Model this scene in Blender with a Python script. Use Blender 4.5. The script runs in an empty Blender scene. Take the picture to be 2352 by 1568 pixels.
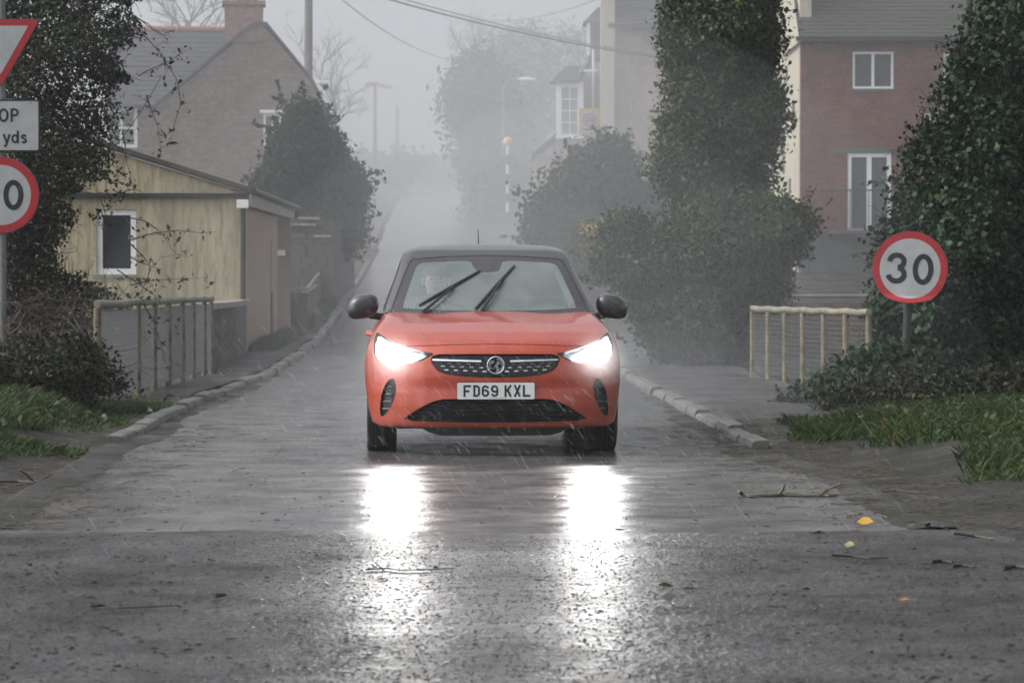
import bpy, bmesh, math, random
import numpy as np
from mathutils import Vector, Matrix
from mathutils.geometry import delaunay_2d_cdt

random.seed(7)
rng = np.random.default_rng(7)
R = math.radians
S = bpy.context.scene
COL = S.collection

# ---------------------------------------------------------------- camera
CAM_H = 1.18
FV = 6840.0            # focal length in units of a 2352-wide frame
cd = bpy.data.cameras.new('camera')
cam = bpy.data.objects.new('camera', cd); COL.objects.link(cam)
cd.sensor_width = 36.0
cd.lens = FV / 2352.0 * 36.0
cam.location = (0, 0, CAM_H)
cam.rotation_euler = (R(90) - math.atan((784 - 650) / FV), 0, 0)
cd.clip_start = 0.5; cd.clip_end = 3000
cd.dof.use_dof = True; cd.dof.focus_distance = 20.2; cd.dof.aperture_fstop = 7.0
S.camera = cam

# ---------------------------------------------------------------- sky, sun, exposure
SUN_EL, SUN_AZ = R(42), R(-98)         # diffuse light through thick cloud, from ahead and to the side
w = bpy.data.worlds.new('World'); S.world = w; w.use_nodes = True
nt = w.node_tree; nt.nodes.clear()
sky = nt.nodes.new('ShaderNodeTexSky'); sky.sky_type = 'NISHITA'; sky.sun_disc = False
sky.sun_elevation = SUN_EL; sky.sun_rotation = SUN_AZ; sky.dust_density = 6.0; sky.air_density = 1.0; sky.ozone_density = 2.0
hsv = nt.nodes.new('ShaderNodeHueSaturation'); hsv.inputs['Saturation'].default_value = 0.15
hsv.inputs['Value'].default_value = 1.0
bg = nt.nodes.new('ShaderNodeBackground'); bg.inputs['Strength'].default_value = 0.15
out = nt.nodes.new('ShaderNodeOutputWorld')
nt.links.new(sky.outputs[0], hsv.inputs['Color']); tn = nt.nodes.new('ShaderNodeMix'); tn.data_type = 'RGBA'; tn.blend_type = 'MULTIPLY'; tn.inputs[0].default_value = 1.0; tn.inputs[7].default_value = (.985, .995, 1.02, 1)   # cool grey of the cloud deck
nt.links.new(hsv.outputs[0], tn.inputs[6]); nt.links.new(tn.outputs[2], bg.inputs[0]); nt.links.new(bg.outputs[0], out.inputs[0])
sl = bpy.data.lights.new('sun', 'SUN'); sl.energy = 0.5; sl.angle = R(110); sl.color = (1.0, 0.98, 0.95)
so = bpy.data.objects.new('sun', sl); COL.objects.link(so)
so.rotation_euler = (R(90) - SUN_EL, 0, math.pi - SUN_AZ)
S.view_settings.view_transform = 'Standard'; S.view_settings.look = 'None'
S.view_settings.exposure = 0.55; S.view_settings.gamma = 1.0; S.view_settings.use_curve_mapping = False
S.render.engine = 'CYCLES'
cy = S.cycles
cy.use_denoising = True
cy.max_bounces = 7; cy.diffuse_bounces = 3; cy.glossy_bounces = 3; cy.transmission_bounces = 4; cy.transparent_max_bounces = 10
cy.volume_bounces = 1
cy.sample_clamp_indirect = 3.0; cy.sample_clamp_direct = 12.0
cy.caustics_reflective = True; cy.caustics_refractive = False
cy.blur_glossy = 0.3

# ---------------------------------------------------------------- helpers
def at(x, y, Y):
    """the point at depth Y that the photograph shows at (x, y) of a 2352-wide frame"""
    return Vector(((x - 1176) / FV * Y, Y, CAM_H + (650 - y) / FV * Y))

def link(o, parent=None):
    COL.objects.link(o)
    if parent is not None: o.parent = parent
    return o
def tag(o, label=None, cat=None, group=None, kind=None):
    if label: o['label'] = label
    if cat: o['category'] = cat
    if group: o['group'] = group
    if kind: o['kind'] = kind
    return o
def empty(name, loc=(0, 0, 0), rz=0.0):
    o = bpy.data.objects.new(name, None); link(o); o.location = loc; o.rotation_euler = (0, 0, rz)
    o.empty_display_size = 0.1
    return o
def mesh_obj(name, verts, faces, m=None, parent=None, smooth=False, mats=None, fmat=None):
    me = bpy.data.meshes.new(name)
    me.from_pydata([tuple(v) for v in verts], [], [tuple(f) for f in faces])
    for x in (mats or ([m] if m else [])): me.materials.append(x)
    if fmat is not None: me.polygons.foreach_set('material_index', np.asarray(fmat, dtype=np.int32))
    if smooth: me.polygons.foreach_set('use_smooth', np.ones(len(me.polygons), dtype=bool))
    me.update()
    return link(bpy.data.objects.new(name, me), parent)

class MB:
    """collects shapes that become one mesh"""
    def __init__(s): s.v = []; s.f = []
    def add(s, vs, fs):
        b = len(s.v); s.v += [tuple(v) for v in vs]; s.f += [tuple(b + i for i in f) for f in fs]; return s
    def box(s, x0, x1, y0, y1, z0, z1):
        vs = [(x, y, z) for z in (z0, z1) for y in (y0, y1) for x in (x0, x1)]
        return s.add(vs, [(0, 2, 3, 1), (4, 5, 7, 6), (0, 1, 5, 4), (2, 6, 7, 3), (0, 4, 6, 2), (1, 3, 7, 5)])
    def frame(s, o, ex, ey, ez, sx, sy, sz):
        """box centred at o on axes ex, ey, ez"""
        o = Vector(o); vs = []
        for c in (-.5, .5):
            for b in (-.5, .5):
                for a in (-.5, .5): vs.append(o + ex * (a * sx) + ey * (b * sy) + ez * (c * sz))
        return s.add(vs, [(0, 2, 3, 1), (4, 5, 7, 6), (0, 1, 5, 4), (2, 6, 7, 3), (0, 4, 6, 2), (1, 3, 7, 5)])
    def tube(s, pts, rad, n=8, cap=True):
        pts = [Vector(p) for p in pts]
        rads = rad if hasattr(rad, '__len__') else [rad] * len(pts)
        vs = []; fs = []; prev = None
        for i, p in enumerate(pts):
            d = (pts[min(i + 1, len(pts) - 1)] - pts[max(i - 1, 0)])
            d = d.normalized() if d.length > 1e-9 else Vector((0, 0, 1))
            if prev is None:
                u = d.cross(Vector((0, 0, 1)) if abs(d.z) < .9 else Vector((1, 0, 0))).normalized()
            else:
                u = (prev - d * prev.dot(d)); u = u.normalized() if u.length > 1e-6 else d.orthogonal().normalized()
            prev = u; v = d.cross(u)
            for k in range(n):
                a = 2 * math.pi * k / n
                vs.append(p + (u * math.cos(a) + v * math.sin(a)) * rads[i])
        for i in range(len(pts) - 1):
            for k in range(n):
                k2 = (k + 1) % n
                fs.append((i * n + k, i * n + k2, (i + 1) * n + k2, (i + 1) * n + k))
        if cap:
            fs.append(tuple(range(n))[::-1]); fs.append(tuple((len(pts) - 1) * n + k for k in range(n)))
        return s.add(vs, fs)
    def prism(s, poly, y0, y1):
        """polygon in (x, z) extruded along y"""
        n = len(poly)
        vs = [(p[0], y0, p[1]) for p in poly] + [(p[0], y1, p[1]) for p in poly]
        fs = [tuple(range(n)), tuple(range(n, 2 * n))[::-1]] + [(i, i + n, (i + 1) % n + n, (i + 1) % n) for i in range(n)]
        return s.add(vs, fs)
    def lathe(s, prof, n=32, o=(0, 0, 0), axis='z'):
        vs = []; fs = []; m = len(prof)
        for k in range(n):
            a = 2 * math.pi * k / n
            for r, h in prof:
                c, d = r * math.cos(a), r * math.sin(a)
                v = {'z': (c, d, h), 'y': (c, h, d), 'x': (h, c, d)}[axis]
                vs.append((v[0] + o[0], v[1] + o[1], v[2] + o[2]))
        for k in range(n):
            k2 = (k + 1) % n
            for i in range(m - 1):
                fs.append((k * m + i, k2 * m + i, k2 * m + i + 1, k * m + i + 1))
        return s.add(vs, fs)
    def build(s, name, m, parent=None, smooth=False, bevel=0.0):
        o = mesh_obj(name, s.v, s.f, m, parent, smooth)
        bm = bmesh.new(); bm.from_mesh(o.data)
        bmesh.ops.recalc_face_normals(bm, faces=bm.faces)
        if bevel:
            bmesh.ops.bevel(bm, geom=[e for e in bm.edges if len(e.link_faces) == 2 and e.calc_face_angle(0) > .6], offset=bevel, segments=2, affect='EDGES', profile=.6)
        bm.to_mesh(o.data); bm.free()
        if smooth:
            o.data.set_sharp_from_angle(angle=R(40))
        return o

def smooth_noise(x, y, seed=0, oct=4):
    """cheap sum-of-sines noise for arrays, about -1..1"""
    r = np.random.default_rng(seed); t = 0; a = 1; tot = 0; f = 1.0
    for k in range(oct):
        for j in range(3):
            an = r.uniform(0, 6.28); ph = r.uniform(0, 6.28)
            t = t + a * np.sin((x * math.cos(an) + y * math.sin(an)) * f + ph) / 3
        tot += a * .6; a *= .55; f *= 2.1
    return t / tot

# ---------------------------------------------------------------- materials
def new_mat(name):
    m = bpy.data.materials.new(name); m.use_nodes = True
    t = m.node_tree; b = t.nodes['Principled BSDF']
    return m, t, b
def N(t, k, **kw):
    n = t.nodes.new(k)
    for a, v in kw.items(): setattr(n, a, v)
    return n
def noise(t, scale, detail=4, rough=.6, coord='Object', vec=None):
    n = N(t, 'ShaderNodeTexNoise'); n.inputs['Scale'].default_value = scale
    n.inputs['Detail'].default_value = detail; n.inputs['Roughness'].default_value = rough
    if vec is None:
        c = N(t, 'ShaderNodeTexCoord'); vec = c.outputs[coord]
    t.links.new(vec, n.inputs['Vector'])
    return n
def ramp(t, src, stops):
    r = N(t, 'ShaderNodeValToRGB'); e = r.color_ramp.elements
    while len(e) < len(stops): e.new(.5)
    for q, (p, c) in zip(e, stops):
        q.position = p; q.color = (c[0], c[1], c[2], 1) if hasattr(c, '__len__') else (c, c, c, 1)
    t.links.new(src, r.inputs[0]); return r
def mixc(t, fac, a, b, mode='MIX'):
    n = N(t, 'ShaderNodeMix'); n.data_type = 'RGBA'; n.blend_type = mode
    for sock, v in ((n.inputs[0], fac), (n.inputs[6], a), (n.inputs[7], b)):
        if hasattr(v, 'links'): t.links.new(v, sock)
        else: sock.default_value = v if not hasattr(v, '__len__') else (v[0], v[1], v[2], 1)
    return n.outputs[2]
def bump(t, b, h, strength=.3, dist=.01):
    n = N(t, 'ShaderNodeBump'); n.inputs['Strength'].default_value = strength; n.inputs['Distance'].default_value = dist
    t.links.new(h, n.inputs['Height']); t.links.new(n.outputs[0], b.inputs['Normal']); return n
def plain(name, c, rough=.5, metal=0.0, coat=0.0, spec=.5, var=.12, scale=8.0, bmp=0.0, bscale=60.0, c2=None):
    """colour with soft uneven wear"""
    m, t, b = new_mat(name)
    n = noise(t, scale)
    c2 = c2 or tuple(x * (1 - 2.2 * var) for x in c)
    r = ramp(t, n.outputs['Fac'], [(.3, c2), (.7, c)])
    t.links.new(r.outputs[0], b.inputs['Base Color'])
    b.inputs['Roughness'].default_value = rough; b.inputs['Metallic'].default_value = metal
    b.inputs['Coat Weight'].default_value = coat; b.inputs['Specular IOR Level'].default_value = spec
    if bmp:
        n2 = noise(t, bscale, 3); bump(t, b, n2.outputs['Fac'], bmp, .01)
    return m
# ================================================================ terrain
PY = [0, 37, 45, 52, 63, 75, 90, 110, 140, 175, 230, 440]
PZ = [0, 0, .06, .18, .62, 1.25, 2.05, 3.05, 4.7, 6.5, 8.2, 9.5]
def road_z(Y): return np.interp(Y, PY, PZ)
# road edges, left and right, by depth
EY = [0, 13, 15, 18.5, 21, 29, 37, 52, 65, 90, 115, 180, 420]
EL = [-2.3, -2.5, -2.55, -2.7, -2.8, -2.98, -2.98, -3.3, -3.6, -4.1, -4.9, -6.5, -10]
ER = [2.2, 2.05, 1.98, 1.88, 1.66, 1.48, 1.35, 1.3, 1.3, 1.4, 1.4, 1.4, 1.0]
def road_l(Y): return np.interp(Y, EY, EL)
def road_r(Y): return np.interp(Y, EY, ER)
def sstep(a, b, x):
    t = np.clip((x - a) / (b - a), 0, 1); return t * t * (3 - 2 * t)
def ground_z(X, Y):
    X = np.asarray(X, float); Y = np.asarray(Y, float)
    z = road_z(Y) - .03
    n = smooth_noise(X * 1.7, Y * 1.7, 3) * .05 + smooth_noise(X * 7, Y * 7, 4, 3) * .018
    dl = road_l(Y) - X; dr = X - road_r(Y)
    # verges: a low bank each side, cut back to bare mud towards the camera
    near = sstep(15.8, 21.5, Y - np.clip(dl, 0, 6) * .9 + 1.2)
    bl = sstep(.12, 1.3, dl) * near * .30 * (1 - sstep(25.5, 28, Y) * (1 - sstep(.6, 1.2, dl)) * .75)
    near2 = sstep(15.5, 20.5, Y - np.clip(dr, 0, 6) * .3 + .6)
    br = sstep(.35, 1.7, dr) * near2 * .22 * (1 - sstep(24, 28, Y) * (1 - sstep(1.6, 2.4, dr)) * .55)
    # ground made up to the back of the kerbs and footways
    bl = np.maximum(bl, .09 * sstep(.06, .16, dl) * sstep(20.2, 22.2, Y)); br = np.maximum(br, .086 * sstep(.06, .16, dr) * sstep(19.8, 22.0, Y))
    n = n * (1 - .6 * sstep(21, 24, Y))
    side = np.maximum(sstep(0, .5, dl), sstep(0, .5, dr))
    z = z + bl + br + n * side * .9 * (.2 + .8 * sstep(14, 17.5, Y))
    # beyond the bridge the ground outside the walls rises a little on the left
    z = z + sstep(4, 14, dl) * sstep(30, 60, Y) * .5
    return z
def gz(X, Y): return float(ground_z(X, Y))

def grid_mesh(name, xs, ys, zf, m, parent=None, smooth=True):
    XX, YY = np.meshgrid(xs, ys); ZZ = zf(XX, YY)
    nx, ny = len(xs), len(ys)
    v = np.stack([XX, YY, ZZ], -1).reshape(-1, 3)
    i = np.arange(nx * ny).reshape(ny, nx)
    f = np.stack([i[:-1, :-1], i[:-1, 1:], i[1:, 1:], i[1:, :-1]], -1).reshape(-1, 4)
    return mesh_obj(name, v, f, m, parent, smooth)

# ---- materials of the ground
def mat_mud():
    m, t, b = new_mat('mud_and_leaf_litter')
    n1 = noise(t, 1.3, 5); n2 = noise(t, 14, 6, .7); n3 = noise(t, 60, 3)
    a = ramp(t, n2.outputs['Fac'], [(.25, (.012, .010, .009)), (.5, (.030, .026, .023)), (.75, (.062, .054, .047))])
    g = ramp(t, n2.outputs['Fac'], [(.3, (.010, .016, .006)), (.7, (.03, .042, .016))])
    k = ramp(t, n1.outputs['Fac'], [(.48, 0), (.6, .55)])
    c = mixc(t, k.outputs[0], a.outputs[0], g.outputs[0])
    t.links.new(c, b.inputs['Base Color'])
    r = ramp(t, n1.outputs['Fac'], [(.36, .28), (.58, .8)]); t.links.new(r.outputs[0], b.inputs['Roughness']); b.inputs['Specular IOR Level'].default_value = .3
    bump(t, b, n3.outputs['Fac'], .8, .03)
    return m
M_MUD = mat_mud()

def mat_asphalt(name, rough_lo, rough_hi, tex, bstr, bdist, base=.05, wet=(.3, .9), wscale=(1.1, .16), wdet=6):
    """asphalt under an uneven film of water: bare damp patches between shining ones"""
    m, t, b = new_mat(name)
    c = N(t, 'ShaderNodeTexCoord')
    mp = N(t, 'ShaderNodeMapping'); mp.inputs['Scale'].default_value = (wscale[0], wscale[1], 1)
    t.links.new(c.outputs['Object'], mp.inputs[0])
    big = noise(t, 1.6, wdet, .66, vec=mp.outputs[0]); med = noise(t, 2.3, 5, .65, vec=c.outputs['Object'])
    fine = noise(t, tex, 2, .55, vec=c.outputs['Object']); wav = noise(t, tex * .22, 3, .6, vec=c.outputs['Object'])
    vor = N(t, 'ShaderNodeTexVoronoi'); vor.inputs['Scale'].default_value = tex * .55
    t.links.new(c.outputs['Object'], vor.inputs['Vector'])
    col = ramp(t, med.outputs['Fac'], [(.3, (base * .6, base * .6, base * .62)), (.5, (base, base * .97, base * .95)), (.72, (base * 1.45, base * 1.3, base * 1.12))])
    agg = ramp(t, vor.outputs['Color'], [(.2, .75), (.9, 1.25)])
    cc = mixc(t, .85, col.outputs[0], agg.outputs[0], 'MULTIPLY')
    t.links.new(cc, b.inputs['Base Color'])
    rr = ramp(t, med.outputs['Fac'], [(.34, rough_lo), (.66, rough_hi)])
    t.links.new(rr.outputs[0], b.inputs['Roughness'])
    h = N(t, 'ShaderNodeMath', operation='ADD'); h2 = N(t, 'ShaderNodeMath', operation='ADD')
    hm = N(t, 'ShaderNodeMath', operation='MULTIPLY'); hm.inputs[1].default_value = .6
    hw = N(t, 'ShaderNodeMath', operation='MULTIPLY'); hw.inputs[1].default_value = 1.6
    t.links.new(fine.outputs['Fac'], h.inputs[0]); t.links.new(vor.outputs['Distance'], hm.inputs[0]); t.links.new(hm.outputs[0], h.inputs[1])
    t.links.new(wav.outputs['Fac'], hw.inputs[0]); t.links.new(h.outputs[0], h2.inputs[0]); t.links.new(hw.outputs[0], h2.inputs[1])
    bump(t, b, h2.outputs[0], bstr, bdist)
    df = N(t, 'ShaderNodeBsdfDiffuse'); t.links.new(cc, df.inputs[0])
    mm = N(t, 'ShaderNodeMath', operation='ADD'); t.links.new(big.outputs['Fac'], mm.inputs[0])
    md = N(t, 'ShaderNodeMath', operation='MULTIPLY_ADD'); md.inputs[1].default_value = .5; md.inputs[2].default_value = -.25
    t.links.new(med.outputs['Fac'], md.inputs[0]); t.links.new(md.outputs[0], mm.inputs[1])
    br = noise(t, 6.5, 5, .7, vec=c.outputs['Object']); rb = ramp(t, br.outputs['Fac'], [(.34, .72), (.56, 1.0)])
    wm0 = ramp(t, mm.outputs[0], [(.34, wet[0]), (.64, wet[1])])
    wm = N(t, 'ShaderNodeMath', operation='MULTIPLY'); t.links.new(wm0.outputs[0], wm.inputs[0]); t.links.new(rb.outputs[0], wm.inputs[1])
    mx = N(t, 'ShaderNodeMixShader'); t.links.new(wm.outputs[0], mx.inputs[0]); t.links.new(df.outputs[0], mx.inputs[1]); t.links.new(b.outputs[0], mx.inputs[2])
    t.links.new(mx.outputs[0], t.nodes['Material Output'].inputs[0])
    return m
M_ROAD = mat_asphalt('wet_smooth_asphalt', .13, .27, 80, .28, .006, .085, (.80, 1.0))
M_ROUGH = mat_asphalt('wet_coarse_asphalt', .26, .44, 60, .9, .016, .045, (.34, 1.0), (.55, .38))
M_PAVE = mat_asphalt('wet_footway_asphalt', .28, .45, 80, .5, .01, .055, (.3, .75), (.8, .6))
M_KERB = plain('wet_concrete_kerb', (.17, .165, .155), .6, var=.33, scale=5, bmp=.8, bscale=30, c2=(.06, .054, .047))

# ---- the ground, one sheet to the horizon
xs = np.concatenate([-np.geomspace(155, 9, 18), np.arange(-8.8, 8.8, .16), np.geomspace(9, 155, 18)])
ys = np.concatenate([np.arange(-20, 12, 1.0), np.arange(12, 32, .16), np.arange(32, 60, .6), np.arange(60, 200, 4), np.geomspace(200, 435, 10)])
o = grid_mesh('ground', xs, ys, lambda X, Y: ground_z(X, Y) + np.where(Y > 260, 0, 0), M_MUD); o['kind'] = 'structure'

# ---- carriageway
def strip(name, ys, xl, xr, zf, m, nx=8, edge=0.0, skirt=0.0):
    ys = np.asarray(ys); V = []; F = []
    for j, Y in enumerate(ys):
        a, b2 = xl(Y), xr(Y)
        if edge:
            a += edge * float(smooth_noise(np.array(Y * 3.1), np.array(0.3), 11)); b2 += edge * float(smooth_noise(np.array(Y * 2.7), np.array(5.3), 12))
        for i in range(nx + 1):
            X = a + (b2 - a) * i / nx
            Yo = Y + (.09 * float(smooth_noise(np.array(X * 5.0), np.array(2.0), 77, 5)) if j < 3 and name == 'road' else 0)
            V.append((X, Yo, zf(X, Yo)))
    for j in range(len(ys) - 1):
        for i in range(nx):
            k = j * (nx + 1) + i; F.append((k, k + 1, k + nx + 2, k + nx + 1))
    if skirt:
        n0 = len(ys); w1 = nx + 1
        for col in (0, nx):
            b0 = len(V)
            for j in range(n0): x_, y_, z_ = V[j * w1 + col]; V.append((x_ + (.04 if col else -.04), y_, z_ - skirt))
            for j in range(n0 - 1): F.append((j * w1 + col, (j + 1) * w1 + col, b0 + j + 1, b0 + j))
        b0 = len(V)
        for i in range(w1): x_, y_, z_ = V[i]; V.append((x_, y_ - .06, z_ - skirt))
        for i in range(nx): F.append((i, i + 1, b0 + i + 1, b0 + i))
    o = mesh_obj(name, V, F, m, None, True); o['kind'] = 'structure'; return o
def camber(X, Y):
    return float(road_z(Y)) + .0075 * float(sstep(13.8, 15.5, Y)) + .0065 - .014 * (1 - float(sstep(13.85, 14.15, Y))) + .002 * math.sin(X * 1.3 + Y * .21) * float(sstep(13.8, 15.5, Y)) + 0 * .004 * math.sin(X * 1.3 + Y * .21) 
strip('road', np.concatenate([np.arange(13.85, 40, .25), np.arange(40, 200, 2.5), np.arange(200, 420, 20)]), lambda Y: float(road_l(Y)), lambda Y: float(road_r(Y)), camber, M_ROAD, 14, .09)
# the coarse older surfacing of the junction in front
strip('junction_road', np.arange(1.0, 14.3, .12), lambda Y: -2.6 - .55 * max(0, 13.6 - Y), lambda Y: 2.25 + .5 * max(0, 13.9 - Y), lambda X, Y: .0045 + .004 * math.sin(X * 2.1 + .6) * math.sin(Y * 1.3) , M_ROUGH, 60, .10)

# ---- kerbs: separate stones
def kerb(name, pts, side, label_n):
    root = empty(name, pts[0]); root['kind'] = 'structure'
    pts = [Vector(p) for p in pts]
    # resample to stones of 0.9 m
    seg = []; acc = 0.0
    L = [0]
    for a, b2 in zip(pts, pts[1:]): L.append(L[-1] + (b2 - a).length)
    def pos(s):
        i = max(k for k in range(len(L)) if L[k] <= s + 1e-9); i = min(i, len(pts) - 2)
        return pts[i].lerp(pts[i + 1], (s - L[i]) / (L[i + 1] - L[i]))
    n = int(L[-1] / .92)
    for k in range(n):
        a, b2 = pos(k * .92), pos(k * .92 + .905)
        d = (b2 - a).normalized(); q = Vector((d.y, -d.x, 0)) * side   # q points to the road
        wob = random.uniform(-.018, .018); tilt = random.uniform(-.028, .006)
        prof = [(-.065, -.12), (.072, -.12), (.066, .035), (.050, .074), (.03, .084), (-.062, .088)]
        vs = []
        for p in (a, b2):
            for (u, h) in prof: vs.append(p - root.location + q * (u + wob) + Vector((0, 0, h + tilt)))
        m = len(prof)
        fs = [tuple(range(m)), tuple(range(m, 2 * m))[::-1]] + [(i, i + m, (i + 1) % m + m, (i + 1) % m) for i in range(m)]
        mb = MB(); mb.add(vs, fs); mb.build('kerb_stone', M_KERB, root, bevel=.006)
    return root
def kz(X, Y): return Vector((X, Y, float(road_z(Y)) + .01))
kl = [kz(float(road_l(Y)) - .06, Y) for Y in np.arange(21.6, 37.4, .8)] + [kz(float(road_l(Y)) - .06, Y) for Y in np.arange(37.6, 92, 2.5)]
kerb('kerb_left', kl, 1, 'l')
kr = [kz(float(road_r(Y)) + .07, Y) for Y in np.arange(20.9, 40, .8)] + [kz(float(road_r(Y)) + .07, Y) for Y in np.arange(40.5, 92, 2.5)]
kerb('kerb_right', kr, -1, 'r')

# ---- footways on the bridge and up the hill
strip('pavement_left', np.concatenate([np.arange(27.2, 60, .5), np.arange(60, 120, 3)]), lambda Y: float(road_l(Y)) - .75 - .5 * float(sstep(27, 30, Y)) , lambda Y: float(road_l(Y)) - .13, lambda X, Y: float(road_z(Y)) + .092 - .13 * (1 - float(sstep(27.2, 29.5, Y))) + .006 * math.sin(X * 5 + Y), M_PAVE, 6, .05, .12)
strip('pavement_right', np.concatenate([np.arange(22.5, 60, .5), np.arange(60, 120, 3)]), lambda Y: float(road_r(Y)) + .14, lambda Y: float(road_r(Y)) + .5 + 1.1 * float(sstep(22.5, 27, Y)), lambda X, Y: float(road_z(Y)) + .088 - .13 * (1 - float(sstep(22.5, 25.5, Y))) + .006 * math.sin(X * 5 + Y * 1.3), M_PAVE, 6, .06, .12)

# ---- stones of the coarse surfacing standing proud in the near road
na = 24000
_Y = 6.3 + 7.4 * rng.random(na) ** .9; _X = rng.uniform(-1, 1, na) * 1250 / FV * _Y
_r = rng.uniform(.004, .010, na); _h = _r * rng.uniform(.12, .42, na); _a = rng.uniform(0, 6.28, na)
_V = np.empty((na, 6, 3)); _z = .0045 + .004 * np.sin(_X * 2.1 + .6) * np.sin(_Y * 1.3)
for k in range(5):
    an = _a + 2 * math.pi * k / 5; q = rng.uniform(.75, 1.25, na)
    _V[:, k] = np.stack([_X + np.cos(an) * _r * q, _Y + np.sin(an) * _r * q, _z - .001], 1)
_V[:, 5] = np.stack([_X + rng.normal(0, .0012, na), _Y + rng.normal(0, .0012, na), _z + _h], 1)
_F = (np.arange(na)[:, None, None] * 6 + np.array([(k, (k + 1) % 5, 5) for k in range(5)])[None]).reshape(-1, 3)
M_STONES = plain('wet_road_chippings', (.035, .034, .033), .20, var=.3, scale=40)
_me = bpy.data.meshes.new('chippings'); _me.from_pydata(_V.reshape(-1, 3).tolist(), [], _F.tolist()); _me.materials.append(M_STONES)
_me.polygons.foreach_set('use_smooth', np.ones(len(_me.polygons), dtype=bool))
_o = link(bpy.data.objects.new('chippings', _me), bpy.data.objects['junction_road']); _o['kind'] = 'stuff'

# ---- silt and mud washed along the kerbs and off the verges onto the road
def mud_strip(name, Y0, Y1, edge, sgn, wmin, wmax, seed):
    ys = np.arange(Y0, Y1, .12); V = []; F = []; nx = 9
    for Y in ys:
        n_ = float(smooth_noise(np.array(Y * 1.4), np.array(.7), seed, 5)); w_ = wmin + (wmax - wmin) * (.5 + .5 * n_) * (.6 + .4 * float(sstep(Y1, Y1 - 5, Y)))
        e = float(edge(Y))
        for i in range(nx + 1):
            u = i / nx; X = e + sgn * .16 - sgn * u * (w_ + .16)
            hgt = .016 * (1 - u) ** 1.2 * min(1, u * 6) + .003 * math.sin(X * 31 + Y * 17) * (1 - u)
            V.append((X, Y, (camber(X, Y) + hgt - .006 * u ** 3 - (.02 if i == nx else .05 if i == 0 else 0))))
    for j in range(len(ys) - 1):
        for i in range(nx): k = j * (nx + 1) + i; F.append((k, k + 1, k + nx + 2, k + nx + 1))
    o = mesh_obj(name, V, F, M_MUD, None, True); tag(o, 'silt and mud washed along the road edge', 'mud', 'mud along the road edges', 'stuff')
mud_strip('mud', 14.2, 36, road_l, -1, .10, .42, 61); mud_strip('mud', 14.2, 31, road_r, 1, .10, .40, 62)
# ================================================================ the car
# local frame: x to the photograph's right, y back from the nose, z up
def mat_paint():
    m, t, b = new_mat('orange_red_car_paint')
    n = noise(t, 3.0, 3); fl = noise(t, 900, 1)
    c = ramp(t, n.outputs['Fac'], [(.3, (.42, .050, .019)), (.7, (.46, .058, .023))])
    # road film thrown up over the lower panels
    tcd = N(t, 'ShaderNodeTexCoord'); sx = N(t, 'ShaderNodeSeparateXYZ'); t.links.new(tcd.outputs['Object'], sx.inputs[0])
    hr = N(t, 'ShaderNodeMapRange'); hr.inputs['From Min'].default_value = .62; hr.inputs['From Max'].default_value = .18; hr.inputs['To Max'].default_value = .75; t.links.new(sx.outputs[2], hr.inputs['Value'])
    dn = noise(t, 26, 5, .7); dr_ = ramp(t, dn.outputs['Fac'], [(.42, 0), (.68, .8)])
    dm = N(t, 'ShaderNodeMath', operation='MULTIPLY'); t.links.new(hr.outputs[0], dm.inputs[0]); t.links.new(dr_.outputs[0], dm.inputs[1])
    t.links.new(mixc(t, dm.outputs[0], c.outputs[0], (.16, .10, .075)), b.inputs['Base Color'])
    b.inputs['Metallic'].default_value = .15
    b.inputs['Roughness'].default_value = .38
    b.inputs['Coat Weight'].default_value = .85; b.inputs['Coat Roughness'].default_value = .05
    # beads of rain
    v = N(t, 'ShaderNodeTexVoronoi'); v.inputs['Scale'].default_value = 130
    tc = N(t, 'ShaderNodeTexCoord'); t.links.new(tc.outputs['Object'], v.inputs['Vector'])
    r = ramp(t, v.outputs['Distance'], [(.0, 1), (.32, 0)])
    bp = N(t, 'ShaderNodeBump'); bp.inputs['Strength'].default_value = .22; bp.inputs['Distance'].default_value = .002
    t.links.new(r.outputs[0], bp.inputs['Height'])
    t.links.new(bp.outputs[0], b.inputs['Coat Normal'])
    return m
def mat_blackroof():
    m, t, b = new_mat('black_car_paint_with_rain_beads')
    b.inputs['Base Color'].default_value = (.022, .022, .025, 1); b.inputs['Roughness'].default_value = .35
    b.inputs['Specular IOR Level'].default_value = .5; b.inputs['Coat Weight'].default_value = .7; b.inputs['Coat Roughness'].default_value = .2
    v = N(t, 'ShaderNodeTexVoronoi'); v.inputs['Scale'].default_value = 110
    tc = N(t, 'ShaderNodeTexCoord'); t.links.new(tc.outputs['Object'], v.inputs['Vector'])
    r = ramp(t, v.outputs['Distance'], [(.0, 1), (.35, 0)])
    bp = N(t, 'ShaderNodeBump'); bp.inputs['Strength'].default_value = .35; bp.inputs['Distance'].default_value = .003
    t.links.new(r.outputs[0], bp.inputs['Height']); t.links.new(bp.outputs[0], b.inputs['Coat Normal'])
    return m
M_PAINT = mat_paint(); M_BLACK = mat_blackroof()
M_PLAST = plain('black_textured_plastic', (.016, .016, .018), .5, var=.1, scale=30)
M_GLOSSB = plain('gloss_black_plastic', (.010, .010, .012), .16, var=.1, scale=30)
M_CHROME = plain('chrome_trim', (.86, .88, .90), .22, metal=1.0, var=.03)
M_TYRE = plain('wet_tyre_rubber', (.014, .014, .015), .42, var=.15, scale=20, bmp=.3, bscale=90)
M_RIM = plain('grey_alloy', (.28, .28, .29), .3, metal=1.0, var=.1)
M_PLATE = plain('number_plate_white', (.74, .75, .74), .35, var=.02)
M_INK = plain('black_lettering', (.012, .012, .013), .45, var=.1)
M_SEAT = plain('dark_grey_seat_cloth', (.05, .052, .056), .85, var=.15, scale=30)
M_TRIM = plain('pale_grey_cabin_trim', (.62, .68, .67), .7, var=.05)
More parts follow.
